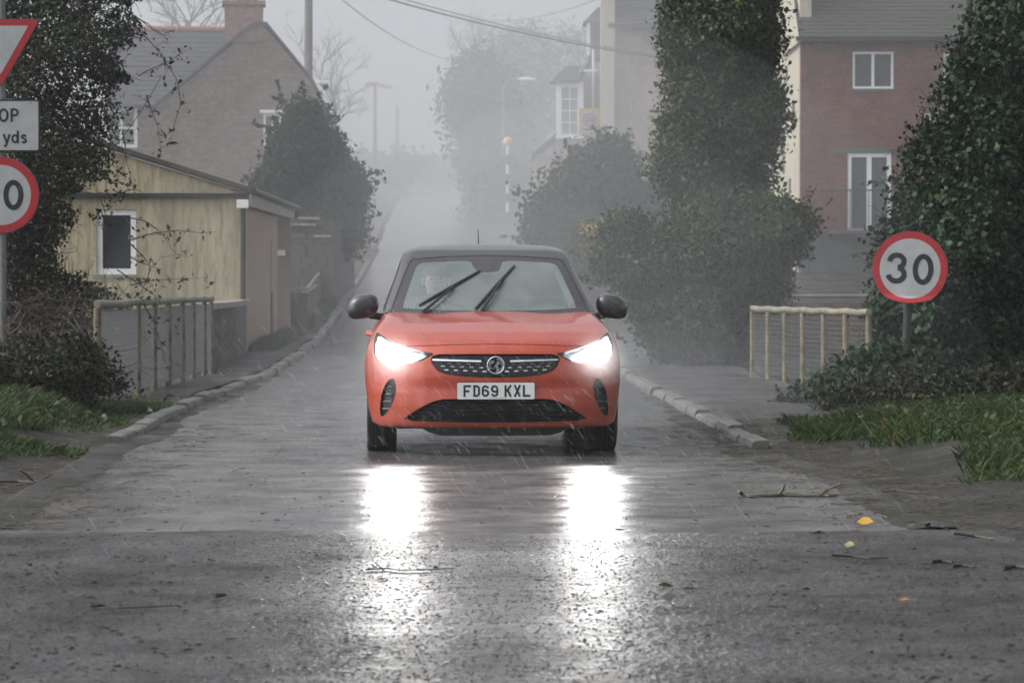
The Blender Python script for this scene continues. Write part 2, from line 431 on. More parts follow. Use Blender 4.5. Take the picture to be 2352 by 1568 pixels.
M_DASH = plain('dark_dashboard_plastic', (.03, .032, .034), .6, var=.1)
def mat_glass(name, body=.0, tint=(.55, .62, .61), rough=.03):
    """window glass; body = share of misted, rain-filmed surface that scatters light"""
    m = bpy.data.materials.new(name); m.use_nodes = True; t = m.node_tree; t.nodes.clear()
    o = N(t, 'ShaderNodeOutputMaterial'); tr = N(t, 'ShaderNodeBsdfTransparent'); gl = N(t, 'ShaderNodeBsdfGlossy'); fr = N(t, 'ShaderNodeFresnel')
    tr.inputs[0].default_value = (.86, .93, .92, 1); gl.inputs['Roughness'].default_value = rough; fr.inputs[0].default_value = 1.55
    mx = N(t, 'ShaderNodeMixShader'); t.links.new(fr.outputs[0], mx.inputs[0]); t.links.new(tr.outputs[0], mx.inputs[1]); t.links.new(gl.outputs[0], mx.inputs[2])
    if body:
        df = N(t, 'ShaderNodeBsdfDiffuse'); df.inputs[0].default_value = (*tint, 1)
        n = noise(t, 5, 4); r = ramp(t, n.outputs['Fac'], [(.3, body * .8), (.7, body * 1.2)])
        m2 = N(t, 'ShaderNodeMixShader'); t.links.new(r.outputs[0], m2.inputs[0]); t.links.new(mx.outputs[0], m2.inputs[1]); t.links.new(df.outputs[0], m2.inputs[2])
        t.links.new(m2.outputs[0], o.inputs[0])
    else: t.links.new(mx.outputs[0], o.inputs[0])
    return m
M_WSCREEN = mat_glass('misted_windscreen', .26, (.54, .62, .61))
M_CGLASS = mat_glass('car_side_glass', .08, (.3, .33, .33))
M_LENS = mat_glass('headlamp_lens', 0)
def mat_emit(name, c, s):
    m = bpy.data.materials.new(name); m.use_nodes = True; t = m.node_tree; t.nodes.clear()
    o = N(t, 'ShaderNodeOutputMaterial'); e = N(t, 'ShaderNodeEmission'); e.inputs[0].default_value = (*c, 1); e.inputs[1].default_value = s
    t.links.new(e.outputs[0], o.inputs[0]); return m
M_LED = mat_emit('lit_headlamp', (1.0, .98, .96), 22.0)
M_LEDLOW = mat_emit('lit_headlamp_reflector', (1.0, .98, .96), 5.0)

# ---- body surface: side profile swept over a curved nose, trimmed by the front-view outline
SIDE = np.array([(.10, .185), (.035, .20), (.012, .255), (.0, .33), (.0, .44), (.012, .535), (.022, .60), (.035, .66), (.058, .715), (.095, .755), (.15, .79), (.30, .845),
                 (.55, .905), (.80, .948), (1.05, .984), (1.5, .995), (2.5, 1.0), (3.5, 1.01), (3.86, .99), (3.98, .90), (4.03, .75), (4.06, .55), (4.03, .35), (3.92, .2)])
FRONT = np.array([(0, .185), (.76, .185), (.83, .23), (.862, .35), (.880, .50), (.884, .62), (.874, .71), (.850, .79), (.815, .86), (.775, .925), (.735, .975), (.70, 1.002), (.60, 1.010), (0, 1.02)])
def poly_sd(px, pz, P):
    """signed distance to a closed polygon, negative inside"""
    P = np.asarray(P); d = np.full(px.shape, 1e9); ins = np.zeros(px.shape, bool)
    n = len(P)
    for i in range(n):
        a = P[i]; b = P[(i + 1) % n]; e = b - a
        wx, wz = px - a[0], pz - a[1]
        t = np.clip((wx * e[0] + wz * e[1]) / (e @ e + 1e-12), 0, 1)
        d = np.minimum(d, (wx - e[0] * t) ** 2 + (wz - e[1] * t) ** 2)
        c = ((a[1] <= pz) != (b[1] <= pz)) & (px < (b[0] - a[0]) * (pz - a[1]) / (b[1] - a[1] + 1e-12) + a[0])
        ins ^= c
    d = np.sqrt(d); return np.where(ins, -d, d)
FR2 = np.concatenate([FRONT, (FRONT * [-1, 1])[-2:0:-1]])
NOSEX = [0, .2, .35, .48, .60, .70, .77, .82, .86, .89, .95]
NOSEY = [0, .008, .026, .058, .112, .185, .27, .37, .52, .70, 1.0]
# tables of signed distance, sampled once, so the body function stays quick
_gy = np.linspace(-.4, 4.5, 700); _gz = np.linspace(-.1, 1.6, 260); _gx = np.linspace(-1.2, 1.2, 360)
def _table(ax, P):
    A, B = np.meshgrid(ax, _gz, indexing='ij'); return poly_sd(A, B, P)
def _look(T, ax, a, z):
    u = np.clip((a - ax[0]) / (ax[1] - ax[0]), 0, len(ax) - 1.001); v = np.clip((z - _gz[0]) / (_gz[1] - _gz[0]), 0, len(_gz) - 1.001)
    i = u.astype(int); j = v.astype(int); fu = u - i; fv = v - j
    return (T[i, j] * (1 - fu) * (1 - fv) + T[i + 1, j] * fu * (1 - fv) + T[i, j + 1] * (1 - fu) * fv + T[i + 1, j + 1] * fu * fv)
T_SIDE = _table(_gy, SIDE); T_FRONT = _table(_gx, FR2)
def smax(a, b, k):
    h = np.clip(.5 + .5 * (a - b) / k, 0, 1); return b * (1 - h) + a * h + k * h * (1 - h)
def body_f(x, y, z):
    ax = np.abs(x)
    wn = np.interp(ax, NOSEX, NOSEY) * np.clip((1.55 - y) / 1.3, .16, 1)
    wr = np.interp(ax, NOSEX, NOSEY) * .8 * np.clip((y - 3.0) / .9, 0, 1)
    f = smax(_look(T_SIDE, _gy, y - wn + wr, z), _look(T_FRONT, _gx, x, z), .05)
    # raised wings: the bonnet dips between two soft side ridges
    f = f + .014 * np.exp(-((ax - .44) / .20) ** 2) * sstep(.3, .9, y) * sstep(.78, .86, z) * (y < 1.4)
    # lower bumper tucks in under the grille
    f = f + .018 * np.exp(-((z - .46) / .07) ** 2) * np.exp(-(x / .55) ** 4) * (y < .5)
    return f
CAB_SIDE = np.array([(.93, .93), (1.05, .985), (1.30, 1.125), (1.55, 1.255), (1.79, 1.368), (1.93, 1.423), (2.15, 1.466), (2.45, 1.484), (2.8, 1.474), (3.2, 1.436), (3.52, 1.375), (3.62, 1.34), (3.72, 1.22), (3.90, .99), (3.9, .93)])
CAB_FRONT = np.array([(.775, .90), (.752, .985), (.70, 1.12), (.652, 1.25), (.622, 1.345), (.602, 1.405), (.555, 1.442), (.45, 1.466), (.25, 1.482), (0, 1.490)])
CF2 = np.concatenate([CAB_FRONT, (CAB_FRONT * [-1, 1])[-2::-1]])
T_CS = _table(_gy, CAB_SIDE); T_CF = _table(_gx, CF2)
def cab_f(x, y, z, off=0.0):
    ax = np.abs(x)
    wn = .22 * ax ** 2 * np.clip((2.6 - y) / 1.4, 0, 1)
    return smax(_look(T_CS, _gy, y - wn, z) + off, _look(T_CF, _gx, x, z) + off, .045)
def cast(fn, O, D, tmax, n=160):
    """first point along O + t D (from far inwards to O) where fn turns negative"""
    O = np.asarray(O, float); D = np.asarray(D, float)
    lo = np.zeros(len(D)); hi = np.full(len(D), tmax)
    found = np.zeros(len(D), bool); a = np.zeros(len(D)); b = np.full(len(D), tmax)
    prev = tmax
    for t in np.linspace(tmax, 0, n)[1:]:
        p = O + D * t
        neg = fn(p[:, 0], p[:, 1], p[:, 2]) < 0
        new = neg & ~found
        a[new] = t; b[new] = prev; found |= neg; prev = t
    for _ in range(16):
        m = (a + b) / 2; p = O + D * m[:, None]
        neg = fn(p[:, 0], p[:, 1], p[:, 2]) < 0
        a = np.where(neg, m, a); b = np.where(neg, b, m)
    return O + D * ((a + b) / 2)[:, None]
def capsule(fn, y0, y1, zc, nhe, nst, nph, tmax):
    """closed mesh of fn < 0 by rays from an axis segment"""
    O = []; D = []
    th = (np.arange(1, nhe + 1) / nhe) ** 1.0 * math.pi / 2
    ph = np.arange(nph) / nph * 2 * math.pi
    rows = [(y0, t, -1) for t in th] + [(y, math.pi / 2, -1) for y in np.linspace(y0, y1, nst + 1)[1:]] + [(y1, t, 1) for t in th[::-1][1:]]
    for (y, t, s) in rows:
        for p in ph:
            O.append((0, y, zc)); D.append((math.sin(t) * math.cos(p), s * math.cos(t), math.sin(t) * math.sin(p)))
    O.append((0, y0, zc)); D.append((0, -1, 0)); O.append((0, y1, zc)); D.append((0, 1, 0))
    P = cast(fn, O, D, tmax)
    F = []; nr = len(rows)
    for i in range(nr - 1):
        for k in range(nph):
            k2 = (k + 1) % nph; F.append((i * nph + k, i * nph + k2, (i + 1) * nph + k2, (i + 1) * nph + k))
    c0 = nr * nph
    for k in range(nph):
        k2 = (k + 1) % nph; F.append((k2, k, c0)); F.append(((nr - 1) * nph + k, (nr - 1) * nph + k2, c0 + 1))
    return P, F
def front_y(x, z, fn=None, y_in=1.0):
    """depth of the body's front face at (x, z)"""
    x = np.asarray(x, float); z = np.asarray(z, float)
    O = np.stack([x, np.full(x.shape, y_in), z], -1); D = np.tile((0., -1., 0.), (len(x), 1))
    return cast(fn or body_f, O, D, y_in + .2, 150)[:, 1]
def densify(P, d, closed=True):
    out = []; n = len(P)
    for i in range(n if closed else n - 1):
        a = Vector(P[i]); b = Vector(P[(i + 1) % n]); k = max(1, int((b - a).length / d))
        for j in range(k): out.append(tuple(a.lerp(b, j / k)))
    if not closed: out.append(tuple(P[-1]))
    return out
def smooth_poly(P, it=2):
    """corner-cutting so traced outlines become curves"""
    for _ in range(it):
        Q = []
        for i in range(len(P)):
            a = Vector(P[i]); b = Vector(P[(i + 1) % len(P)]); Q += [tuple(a.lerp(b, .25)), tuple(a.lerp(b, .75))]
        P = Q
    return P
def fill2d(P, d):
    """triangulated points inside polygon P with spacing d: 2D verts, faces, number of rim points"""
    B = densify(P, d); A = np.array(B)
    gx = np.arange(A[:, 0].min(), A[:, 0].max(), d); gzz = np.arange(A[:, 1].min(), A[:, 1].max(), d)
    GX, GZ = np.meshgrid(gx, gzz); g = np.stack([GX.ravel(), GZ.ravel()], -1)
    g = g[poly_sd(g[:, 0], g[:, 1], A) < -d * .45]
    pts = [Vector(p) for p in B] + [Vector(p) for p in g]
    nb = len(B)
    r = delaunay_2d_cdt(pts, [(i, (i + 1) % nb) for i in range(nb)], [], 1, 1e-6)
    return np.array([tuple(v) for v in r[0]]), [tuple(f) for f in r[2]], nb
def patch(name, P, off, m, parent, d=.02, thick=0.0, ysurf=front_y):
    """a sheet of outline P (x, z) lying off metres behind the front surface"""
    v, f, nb = fill2d(P, d)
    y = ysurf(v[:, 0], v[:, 1])
    V = [(a, c + off, b) for (a, b), c in zip(v, y)]
    o = mesh_obj(name, V, f, m, parent, True)
    bm = bmesh.new(); bm.from_mesh(o.data); bmesh.ops.recalc_face_normals(bm, faces=bm.faces)
    fs = sum(q.normal.y for q in bm.faces)
    if fs > 0: bmesh.ops.reverse_faces(bm, faces=bm.faces)
    if thick: bmesh.ops.solidify(bm, geom=bm.faces[:], thickness=-thick)
    bm.to_mesh(o.data); bm.free(); return o
def cutter(name, P, depth, m, d=.02, front=.15):
    """closed solid reaching from before the surface to depth behind it"""
    v, f, nb = fill2d(P, d); y = front_y(v[:, 0], v[:, 1])
    n = len(v)
    V = [(a, c - front, b) for (a, b), c in zip(v, y)] + [(a, c + depth, b) for (a, b), c in zip(v, y)]
    F = list(f) + [tuple(i + n for i in q)[::-1] for q in f]
    cnt = {}
    for q in f:
        for i in range(len(q)): cnt[(q[i], q[(i + 1) % len(q)])] = 1
    for (a, b) in cnt:
        if (b, a) not in cnt: F.append((b, a, a + n, b + n))
    o = mesh_obj(name, V, F, m)
    bm = bmesh.new(); bm.from_mesh(o.data); bmesh.ops.recalc_face_normals(bm, faces=bm.faces); bm.to_mesh(o.data); bm.free()
    return o
def boolean(o, cutters, solver='EXACT'):
    for c in cutters:
        md = o.modifiers.new('cut', 'BOOLEAN'); md.operation = 'DIFFERENCE'; md.object = c; md.solver = solver
        if hasattr(md, 'material_mode'): md.material_mode = 'TRANSFER'
    dg = bpy.context.evaluated_depsgraph_get(); dg.update()
    me = bpy.data.meshes.new_from_object(o.evaluated_get(dg))
    o.modifiers.clear(); old = o.data; o.data = me
    for c in cutters: bpy.data.objects.remove(c)
def sharpen(o, deg=35):
    o.data.polygons.foreach_set('use_smooth', np.ones(len(o.data.polygons), dtype=bool)); o.data.set_sharp_from_angle(angle=R(deg))

# traced outlines: photograph pixels at a nominal depth back from the nose -> (x, z)
CX0, CY0 = -37 / FV * 20.0, 20.0; YAW = R(2.55)
def tr(x, y, dep):
    """car-frame (x, z) of photo point (x, y) on the car at depth dep behind the nose"""
    s = FV / (CY0 + dep)
    X = (x - 1176) / s; Z = CAM_H - (y - 650) / s
    return (X - CX0 + math.tan(YAW) * dep, Z)
def sym(P): return [(-a, b) for a, b in P][::-1]

DZ = -.006
GRILLE = smooth_poly([(-.415, .706), (-.30, .708), (0, .709), (.30, .708), (.415, .706), (.442, .668), (.40, .600), (.335, .572), (.2, .555), (0, .548), (-.2, .555), (-.335, .572), (-.40, .600), (-.442, .668)], 1)
INTAKE = smooth_poly([(-.640, .258), (-.56, .315), (-.46, .375), (-.38, .404), (-.30, .409), (.30, .409), (.38, .404), (.46, .375), (.56, .315), (.640, .258), (.3, .250), (0, .247), (-.3, .250)], 1)
FOG = smooth_poly([(.690, .545), (.722, .530), (.755, .475), (.775, .40), (.780, .30), (.765, .278), (.735, .300), (.690, .375), (.668, .45), (.672, .515)], 1)
LAMP = [(.405, .706), (.455, .712), (.53, .728), (.62, .754), (.71, .788), (.775, .832), (.800, .842), (.812, .815), (.822, .770), (.822, .715), (.806, .668), (.775, .640), (.70, .636), (.60, .636), (.535, .642), (.48, .662)]
LAMP = smooth_poly(LAMP, 1)

GRILLE, INTAKE, FOG = [[(a, b + DZ) for a, b in q] for q in (GRILLE, INTAKE, FOG)]
car = empty('car', (CX0, CY0, .0), YAW)
tag(car, 'orange red hatchback with black roof and lit headlights driving on the wet road', 'car')
P_, F_ = capsule(body_f, .92, 3.1, .50, 84, 60, 260, 2.4)
body = mesh_obj('body', P_, F_, M_PAINT)
cuts = [cutter('c', GRILLE, .05, M_PLAST), cutter('c', INTAKE, .06, M_PLAST), cutter('c', FOG, .05, M_PLAST), cutter('c', sym(FOG), .05, M_PLAST),
        cutter('c', LAMP, .07, M_GLOSSB), cutter('c', sym(LAMP), .07, M_GLOSSB)]
for yy in (.84, 3.38):
    for s in (-1, 1):
        mb = MB(); mb.lathe([(0, -.17), (.345, -.17), (.345, .17), (0, .17)], 56, (s * .80, yy, .315), 'x')
        c = mb.build('c', M_PLAST); cuts.append(c)
mb = MB(); mb.box(-.66, .66, 1.30, 3.55, .38, 1.3); cuts.append(mb.build('c', M_SEAT))
boolean(body, cuts); sharpen(body, 32); body.parent = car

# ---- cabin shell: black roof, pillars; openings for glass
Pc, Fc = capsule(cab_f, 1.95, 3.0, 1.06, 40, 26, 120, 2.2)
shell = mesh_obj('roof', Pc, Fc, M_BLACK)
Pi, Fi = capsule(lambda x, y, z: cab_f(x, y, z, .035), 1.95, 3.0, 1.06, 30, 20, 80, 2.2)
inner = mesh_obj('c', Pi, Fi, M_TRIM)
WS = [(-.700, .975), (-.645, 1.12), (-.595, 1.25), (-.553, 1.338), (-.535, 1.352), (-.3, 1.372), (0, 1.380), (.3, 1.372), (.535, 1.352), (.553, 1.338), (.595, 1.25), (.645, 1.12), (.700, .975), (.4, .955), (0, .95), (-.4, .955)]
mb = MB(); mb.prism(WS, .7, 2.02); c1 = mb.build('c', M_PLAST)
SW = [(1.42, 1.005), (1.62, 1.13), (1.90, 1.285), (2.05, 1.335), (2.35, 1.360), (2.40, 1.00)]
SW2 = [(2.48, 1.00), (2.44, 1.360), (2.9, 1.345), (3.2, 1.300), (3.42, 1.19), (3.30, 1.05)]
side_cut = []
for q in (SW, SW2):
    mb = MB(); n = len(q)
    mb.add([(-1.2, a, b) for a, b in q] + [(1.2, a, b) for a, b in q], [tuple(range(n)), tuple(range(n, 2 * n))[::-1]] + [(i, i + n, (i + 1) % n + n, (i + 1) % n) for i in range(n)])
    side_cut.append(mb.build('c', M_PLAST))
RW = [(-.52, 1.05), (-.46, 1.29), (.46, 1.29), (.52, 1.05)]
mb = MB(); mb.prism(RW, 3.35, 4.2); c4 = mb.build('c', M_PLAST)
mb = MB(); mb.box(-1, 1, .5, 4.2, .80, .972); c5 = mb.build('c', M_PLAST)
boolean(shell, [inner, c1] + side_cut + [c4, c5]); sharpen(shell, 32); shell.parent = car
tag(shell, 'black painted roof and pillars beaded with rain')

def cab_front_y(x, z): return front_y(x, z, cab_f, 2.2)
def cab_patch(name, P, off, m, parent, d=.03, th=0): return patch(name, P, off, m, parent, d, th, cab_front_y)
# glass with its black printed border and the clear middle
ws_o = [(a * 1.0, b) for a, b in WS]
wind = cab_patch('windscreen', WS, .006, M_WSCREEN, car, .03)
CLEAR = smooth_poly([(-.622, 1.012), (-.572, 1.15), (-.525, 1.285), (-.500, 1.318), (-.45, 1.334), (-.25, 1.343), (-.115, 1.346), (-.10, 1.30), (-.07, 1.262), (.07, 1.262), (.10, 1.30), (.115, 1.346), (.25, 1.343), (.45, 1.334), (.500, 1.318), (.525, 1.285), (.572, 1.15), (.622, 1.012), (.608, 1.000), (.3, .988), (0, .984), (-.3, .988), (-.608, 1.000)], 1)
def ring_patch(name, Po, Pi, off, m, parent, d, ysurf):
    bo = densify(Po, d); bi = densify(Pi, d); A = np.array(bo); I = np.array(bi)
    gx = np.arange(A[:, 0].min(), A[:, 0].max(), d); gq = np.arange(A[:, 1].min(), A[:, 1].max(), d)
    GX, GZ = np.meshgrid(gx, gq); g = np.stack([GX.ravel(), GZ.ravel()], -1)
    g = g[(poly_sd(g[:, 0], g[:, 1], A) < -d * .4) & (poly_sd(g[:, 0], g[:, 1], I) > d * .4)]
    no, ni = len(bo), len(bi)
    ed = [(i, (i + 1) % no) for i in range(no)] + [(no + i, no + (i + 1) % ni) for i in range(ni)]
    r = delaunay_2d_cdt([Vector(p) for p in bo + bi] + [Vector(p) for p in g], ed, [], 0, 1e-6)
    v = np.array([tuple(q) for q in r[0]]); F = []
    for f in r[2]:
        c = v[list(f)].mean(0)
        if poly_sd(c[:1], c[1:], A)[0] < 0 and poly_sd(c[:1], c[1:], I)[0] > 0: F.append(tuple(f))
    y = ysurf(v[:, 0], v[:, 1])
    return mesh_obj(name, [(a, q + off, b) for (a, b), q in zip(v, y)], F, m, parent, True)
M_FRIT = plain('black_glass_border', (.05, .046, .052), .22, var=.05)
ring_patch('printed_border', WS, CLEAR, .002, M_FRIT, wind, .035, cab_front_y)
ring_patch('rubber_seal', [(a * 1.012, 1.17 + (b - 1.17) * 1.028) for a, b in WS], WS, -.0015, M_PLAST, wind, .035, cab_front_y)
for q in (SW, SW2):
    for s in (-1, 1):
        v, f, nb = fill2d(q, .06)
        O = np.stack([np.zeros(len(v)), v[:, 0], v[:, 1]], -1); D = np.tile((float(s), 0., 0.), (len(v), 1))
        p = cast(cab_f, O, D, 1.2); p[:, 0] -= s * .012
        mesh_obj('side_window', p, f, M_CGLASS, car, True)
v, f, nb = fill2d(RW, .08)
O = np.stack([v[:, 0], np.full(len(v), 3.0), v[:, 1]], -1); p = cast(cab_f, O, np.tile((0., 1., 0.), (len(v), 1)), 1.5); p[:, 1] -= .01
mesh_obj('rear_window', p, f, M_CGLASS, car, True)

# ---- shut lines as thin dark gaps
def groove(name, P, m, parent, wdt=.0035, off=-.0012, fn=None):
    P = densify(P, .02, False); x = np.array([p[0] for p in P]); z = np.array([p[1] for p in P])
    V = []; F = []
    ya = front_y(x, z - wdt / 2, fn); yb = front_y(x, z + wdt / 2, fn)
    for i in range(len(P)): V += [(x[i], ya[i] + off, z[i] - wdt / 2), (x[i], yb[i] + off, z[i] + wdt / 2)]
    for i in range(len(P) - 1): F.append((2 * i, 2 * i + 2, 2 * i + 3, 2 * i + 1))
    return mesh_obj(name, V, F, m, parent)
BON = [(-.60, .753), (-.50, .756), (-.3, .764), (0, .769), (.3, .764), (.50, .756), (.60, .753)]
groove('bonnet_gap', BON, M_PLAST, car, .005)
# cowl: black gap between bonnet and glass
CW = [(-.69, .962), (-.4, .972), (0, .976), (.4, .972), (.69, .962)]

# ---- grille
def surf_box(name, x0, x1, z0, z1, off, th, m, parent, n=6, slope=0.0):
    """a bar that follows the nose"""
    xs_ = np.linspace(x0, x1, n); V = []; F = []
    zc = lambda x: slope * abs(x)
    za = np.array([z0 + zc(x) for x in xs_]); zb = np.array([z1 + zc(x) for x in xs_])
    y = front_y(xs_, (za + zb) / 2) + off
    for i in range(n):
        V += [(xs_[i], y[i], za[i]), (xs_[i], y[i] + th * .7, zb[i]), (xs_[i], y[i] + th, zb[i]), (xs_[i], y[i] + th, za[i])]
    for i in range(n - 1):
        for k in range(4): F.append((4 * i + k, 4 * i + 4 + k, 4 * i + 4 + (k + 1) % 4, 4 * i + (k + 1) % 4))
    F += [(0, 1, 2, 3), (4 * n - 1, 4 * n - 2, 4 * n - 3, 4 * n - 4)]
    return MB().add(V, F).build(name, m, parent)
gr = patch('grille', [(a * .985, .628 + (b - .628) * .97) for a, b in GRILLE], .022, M_GLOSSB, car, .025)
for (zc, sl_) in ((.694, 0), (.650, .04), (.628, .045), (.604, .05), (.58, .05)):
    pass
for s in (-1, 1):
    xa, xb = sorted((s * .098, s * .425)); surf_box('chrome_bar', xa, xb, .6465, .6575, .003, .012, M_CHROME, gr, 8, .028)
    for zrow, x0, nn, sl_ in ((.683, .105, 5, 0.0), (.631, .105, 5, .03), (.608, .085, 5, .04), (.583, .062, 5, .04)):
        for k in range(nn):
            xx = x0 + k * .064
            if abs(xx) > .40 or (zrow < .6 and xx > .33): continue
            xa, xb = sorted((s * (xx), s * (xx + .027)))
            surf_box('chrome_dash', xa, xb, zrow - .003, zrow + .003, .014, .008, M_CHROME, gr, 3, sl_)
# badge: ring with a winged beast holding a flag
bz, br_ = .628, .0610
by = float(front_y(np.array([0.]), np.array([bz]))[0]) - .012
bd = empty('emblem', (0, by, bz)); bd.parent = car
mb = MB(); mb.lathe([(0, .012), (br_ * .97, .012), (br_ * .97, -.001), (br_ * .84, -.001), (br_ * .84, .006), (0, .006)], 40, (0, 0, 0), 'y'); mb.build('backing', M_GLOSSB, bd)
mb = MB()
n = 44; ringp = [(math.cos(2 * math.pi * k / n) * br_ * .92, 0, math.sin(2 * math.pi * k / n) * br_ * .92) for k in range(n)]
mb.tube(ringp + [ringp[0]], .0052, 8, False); mb.build('ring', M_CHROME, bd, True)
def e_(x, y): return ((x - 1168) / 208 * br_ * .985, (303 - y) / 208 * br_ * .985)
BEAST = [(1160, 165), (1230, 140), (1300, 175), (1345, 240), (1350, 310), (1330, 370), (1280, 415), (1262, 395), (1300, 350), (1318, 300), (1310, 250), (1280, 205), (1235, 180)]
HEAD = [(1130, 355), (1145, 310), (1180, 260), (1205, 205), (1235, 205), (1255, 235), (1300, 255), (1285, 275), (1240, 262), (1215, 300), (1230, 350), (1250, 420), (1260, 470), (1200, 480), (1170, 440), (1185, 385), (1165, 345)]
FLAG = [(1050, 195), (1140, 195), (1115, 255), (1090, 268), (1060, 262), (1035, 300), (1030, 345), (1045, 375), (1135, 362), (1140, 382), (1040, 392), (995, 370), (1000, 350), (1018, 345), (1012, 290), (1035, 225)]
for nm, q in (('wing', BEAST), ('creature', HEAD), ('flag', FLAG)):
    mb = MB(); mb.prism([e_(*p) for p in q], -.004, .004); mb.build(nm, M_CHROME, bd)

# ---- lettering from strokes
def stroke(mb, pts, wd, y0, y1, closed=False):
    """flat ribbon along pts (x, z), mitred"""
    P = [Vector(p) for p in pts]; n = len(P); Lf = []; Rt = []
    for i in range(n):
        if closed: a, b = P[i - 1], P[(i + 1) % n]
        else: a, b = P[max(i - 1, 0)], P[min(i + 1, n - 1)]
        d1 = (P[i] - a); d2 = (b - P[i])
        d1 = d1.normalized() if d1.length > 1e-9 else d2.normalized()
        d2 = d2.normalized() if d2.length > 1e-9 else d1
        t = (d1 + d2); t = t.normalized() if t.length > 1e-6 else d1
        nn = Vector((-t.y, t.x)); cs = max(.45, nn.dot(Vector((-d1.y, d1.x))))
        Lf.append(P[i] + nn * (wd / 2 / cs)); Rt.append(P[i] - nn * (wd / 2 / cs))
    rng_ = range(n if closed else n - 1)
    for i in rng_:
        j = (i + 1) % n; q = [Lf[i], Rt[i], Rt[j], Lf[j]]
        vs = [(c.x, y0, c.y) for c in q] + [(c.x, y1, c.y) for c in q]
        mb.add(vs, [(0, 1, 2, 3), (7, 6, 5, 4), (0, 4, 5, 1), (1, 5, 6, 2), (2, 6, 7, 3), (3, 7, 4, 0)])
def arc(cx, cz, rx, rz, a0, a1, n=10):
    return [(cx + rx * math.cos(R(a0 + (a1 - a0) * k / n)), cz + rz * math.sin(R(a0 + (a1 - a0) * k / n))) for k in range(n + 1)]
# plate alphabet on a cell 1 wide (0..50 mm) by 79 mm, stroke 14 mm -> centre lines 7..43, 7..72
PL = {
 'F': [[(7, 0), (7, 72), (50, 72)], [(7, 38), (40, 38)]],
 'D': [[(12, 0), (12, 79)], [(4, 72)] + arc(26, 55, 17, 17, 90, 0, 6) + arc(26, 24, 17, 17, 0, -90, 6) + [(4, 7)]],
 '6': [[(43, 58)] + arc(25, 54, 18, 18, 20, 180, 8) + arc(25, 25, 18, 18, 180, 270, 6) + arc(25, 25, 18, 18, 270, 360, 6) + arc(25, 27, 18, 17, 0, 90, 6) + [(9, 44)]],
 '9': [[(7, 21)] + arc(25, 25, 18, 18, 200, 360, 8) + arc(25, 54, 18, 18, 0, 90, 6) + arc(25, 54, 18, 18, 90, 180, 6) + arc(25, 52, 18, 17, 180, 270, 6) + [(41, 35)]],
 'K': [[(7, 0), (7, 79)], [(43, 79), (14, 36)], [(22, 44), (43, 0)]],
 'X': [[(7, 79), (43, 0)], [(43, 79), (7, 0)]],
 'L': [[(7, 79), (7, 7), (50, 7)]]}
py = float(front_y(np.array([0.]), np.array([.46]))[0]) - .022
plate = empty('number_plate', (0, py, .456)); plate.parent = car
rp = []
for (sx, sz, a0) in ((1, 1, 0), (-1, 1, 90), (-1, -1, 180), (1, -1, 270)):
    rp += arc(sx * .251, sz * .0465, .009, .009, a0, a0 + 90, 4)
mb = MB(); mb.prism([(a * 1.008, b * 1.03) for a, b in rp], .004, .03); mb.build('backing', M_PLAST, plate)
mb = MB(); mb.prism(rp, 0, .004); mb.build('face', M_PLATE, plate)
tx = -.2185
for ch in 'FD69 KXL':
    if ch == ' ': tx += .030; continue
    mb = MB()
    for k, st in enumerate(PL[ch]): stroke(mb, [(tx + a * .001, -.0395 + b * .001) for a, b in st], .0135, -.0015 - .0002 * k, .0005)
    mb.build('letter', M_INK, plate); tx += .0615
mb = MB(); mb.box(-.045, .065, -.001, .001, -.0475, -.0455); mb.build('maker_line', plain('grey_print', (.3, .3, .3), .5), plate)

# ---- lower intake slats and fog bezels
ig = patch('lower_grille', [(a * .985, .33 + (b - .33) * .97) for a, b in INTAKE], .045, M_PLAST, car, .03)
for z_ in (.275, .300, .325, .350, .375, .395):
    hw = np.interp(z_, [.258, .315, .375, .404], [.60, .53, .43, .34])
    surf_box('slat', -hw, hw, z_ - .004, z_ + .004, .018, .014, M_GLOSSB, ig, 14)
for s in (-1, 1):
    P = FOG if s > 0 else sym(FOG)
    fg = patch('side_vent', [( .722 * s + (a - .722 * s) * .96, .41 + (b - .41) * .97) for a, b in P], .030, M_PLAST, car, .02)
    for z_ in (.33, .38, .43, .48):
        surf_box('slat', min(s * .70, s * .765), max(s * .70, s * .765), z_ - .006, z_ + .004, .012, .012, M_GLOSSB, fg, 4)
# splitter under the bumper
mb = MB(); 
xs_ = np.linspace(-.52, .52, 15); V = []; F = []
yy_ = front_y(xs_, np.full(15, .25)) + .05
for i in range(15):
    e = 1 - .3 * max(0, (abs(xs_[i]) - .44) / .08)
    zb = .152 + (.04 if abs(xs_[i]) > .45 else 0) + (.02 if abs(xs_[i]) > .40 else 0)
    V += [(xs_[i], yy_[i], zb), (xs_[i], yy_[i] - .02, .215), (xs_[i], yy_[i] + .4, .215), (xs_[i], yy_[i] + .4, zb + .01)]
for i in range(14):
    for k in range(4): F.append((4 * i + k, 4 * i + 4 + k, 4 * i + 4 + (k + 1) % 4, 4 * i + (k + 1) % 4))
F += [(0, 1, 2, 3), (59, 58, 57, 56)]
mb.add(V, F); mb.build('splitter', M_PLAST, car)
mb = MB(); mb.box(-.70, .70, .7, 3.6, .17, .36); mb.build('underbody', M_PLAST, car)

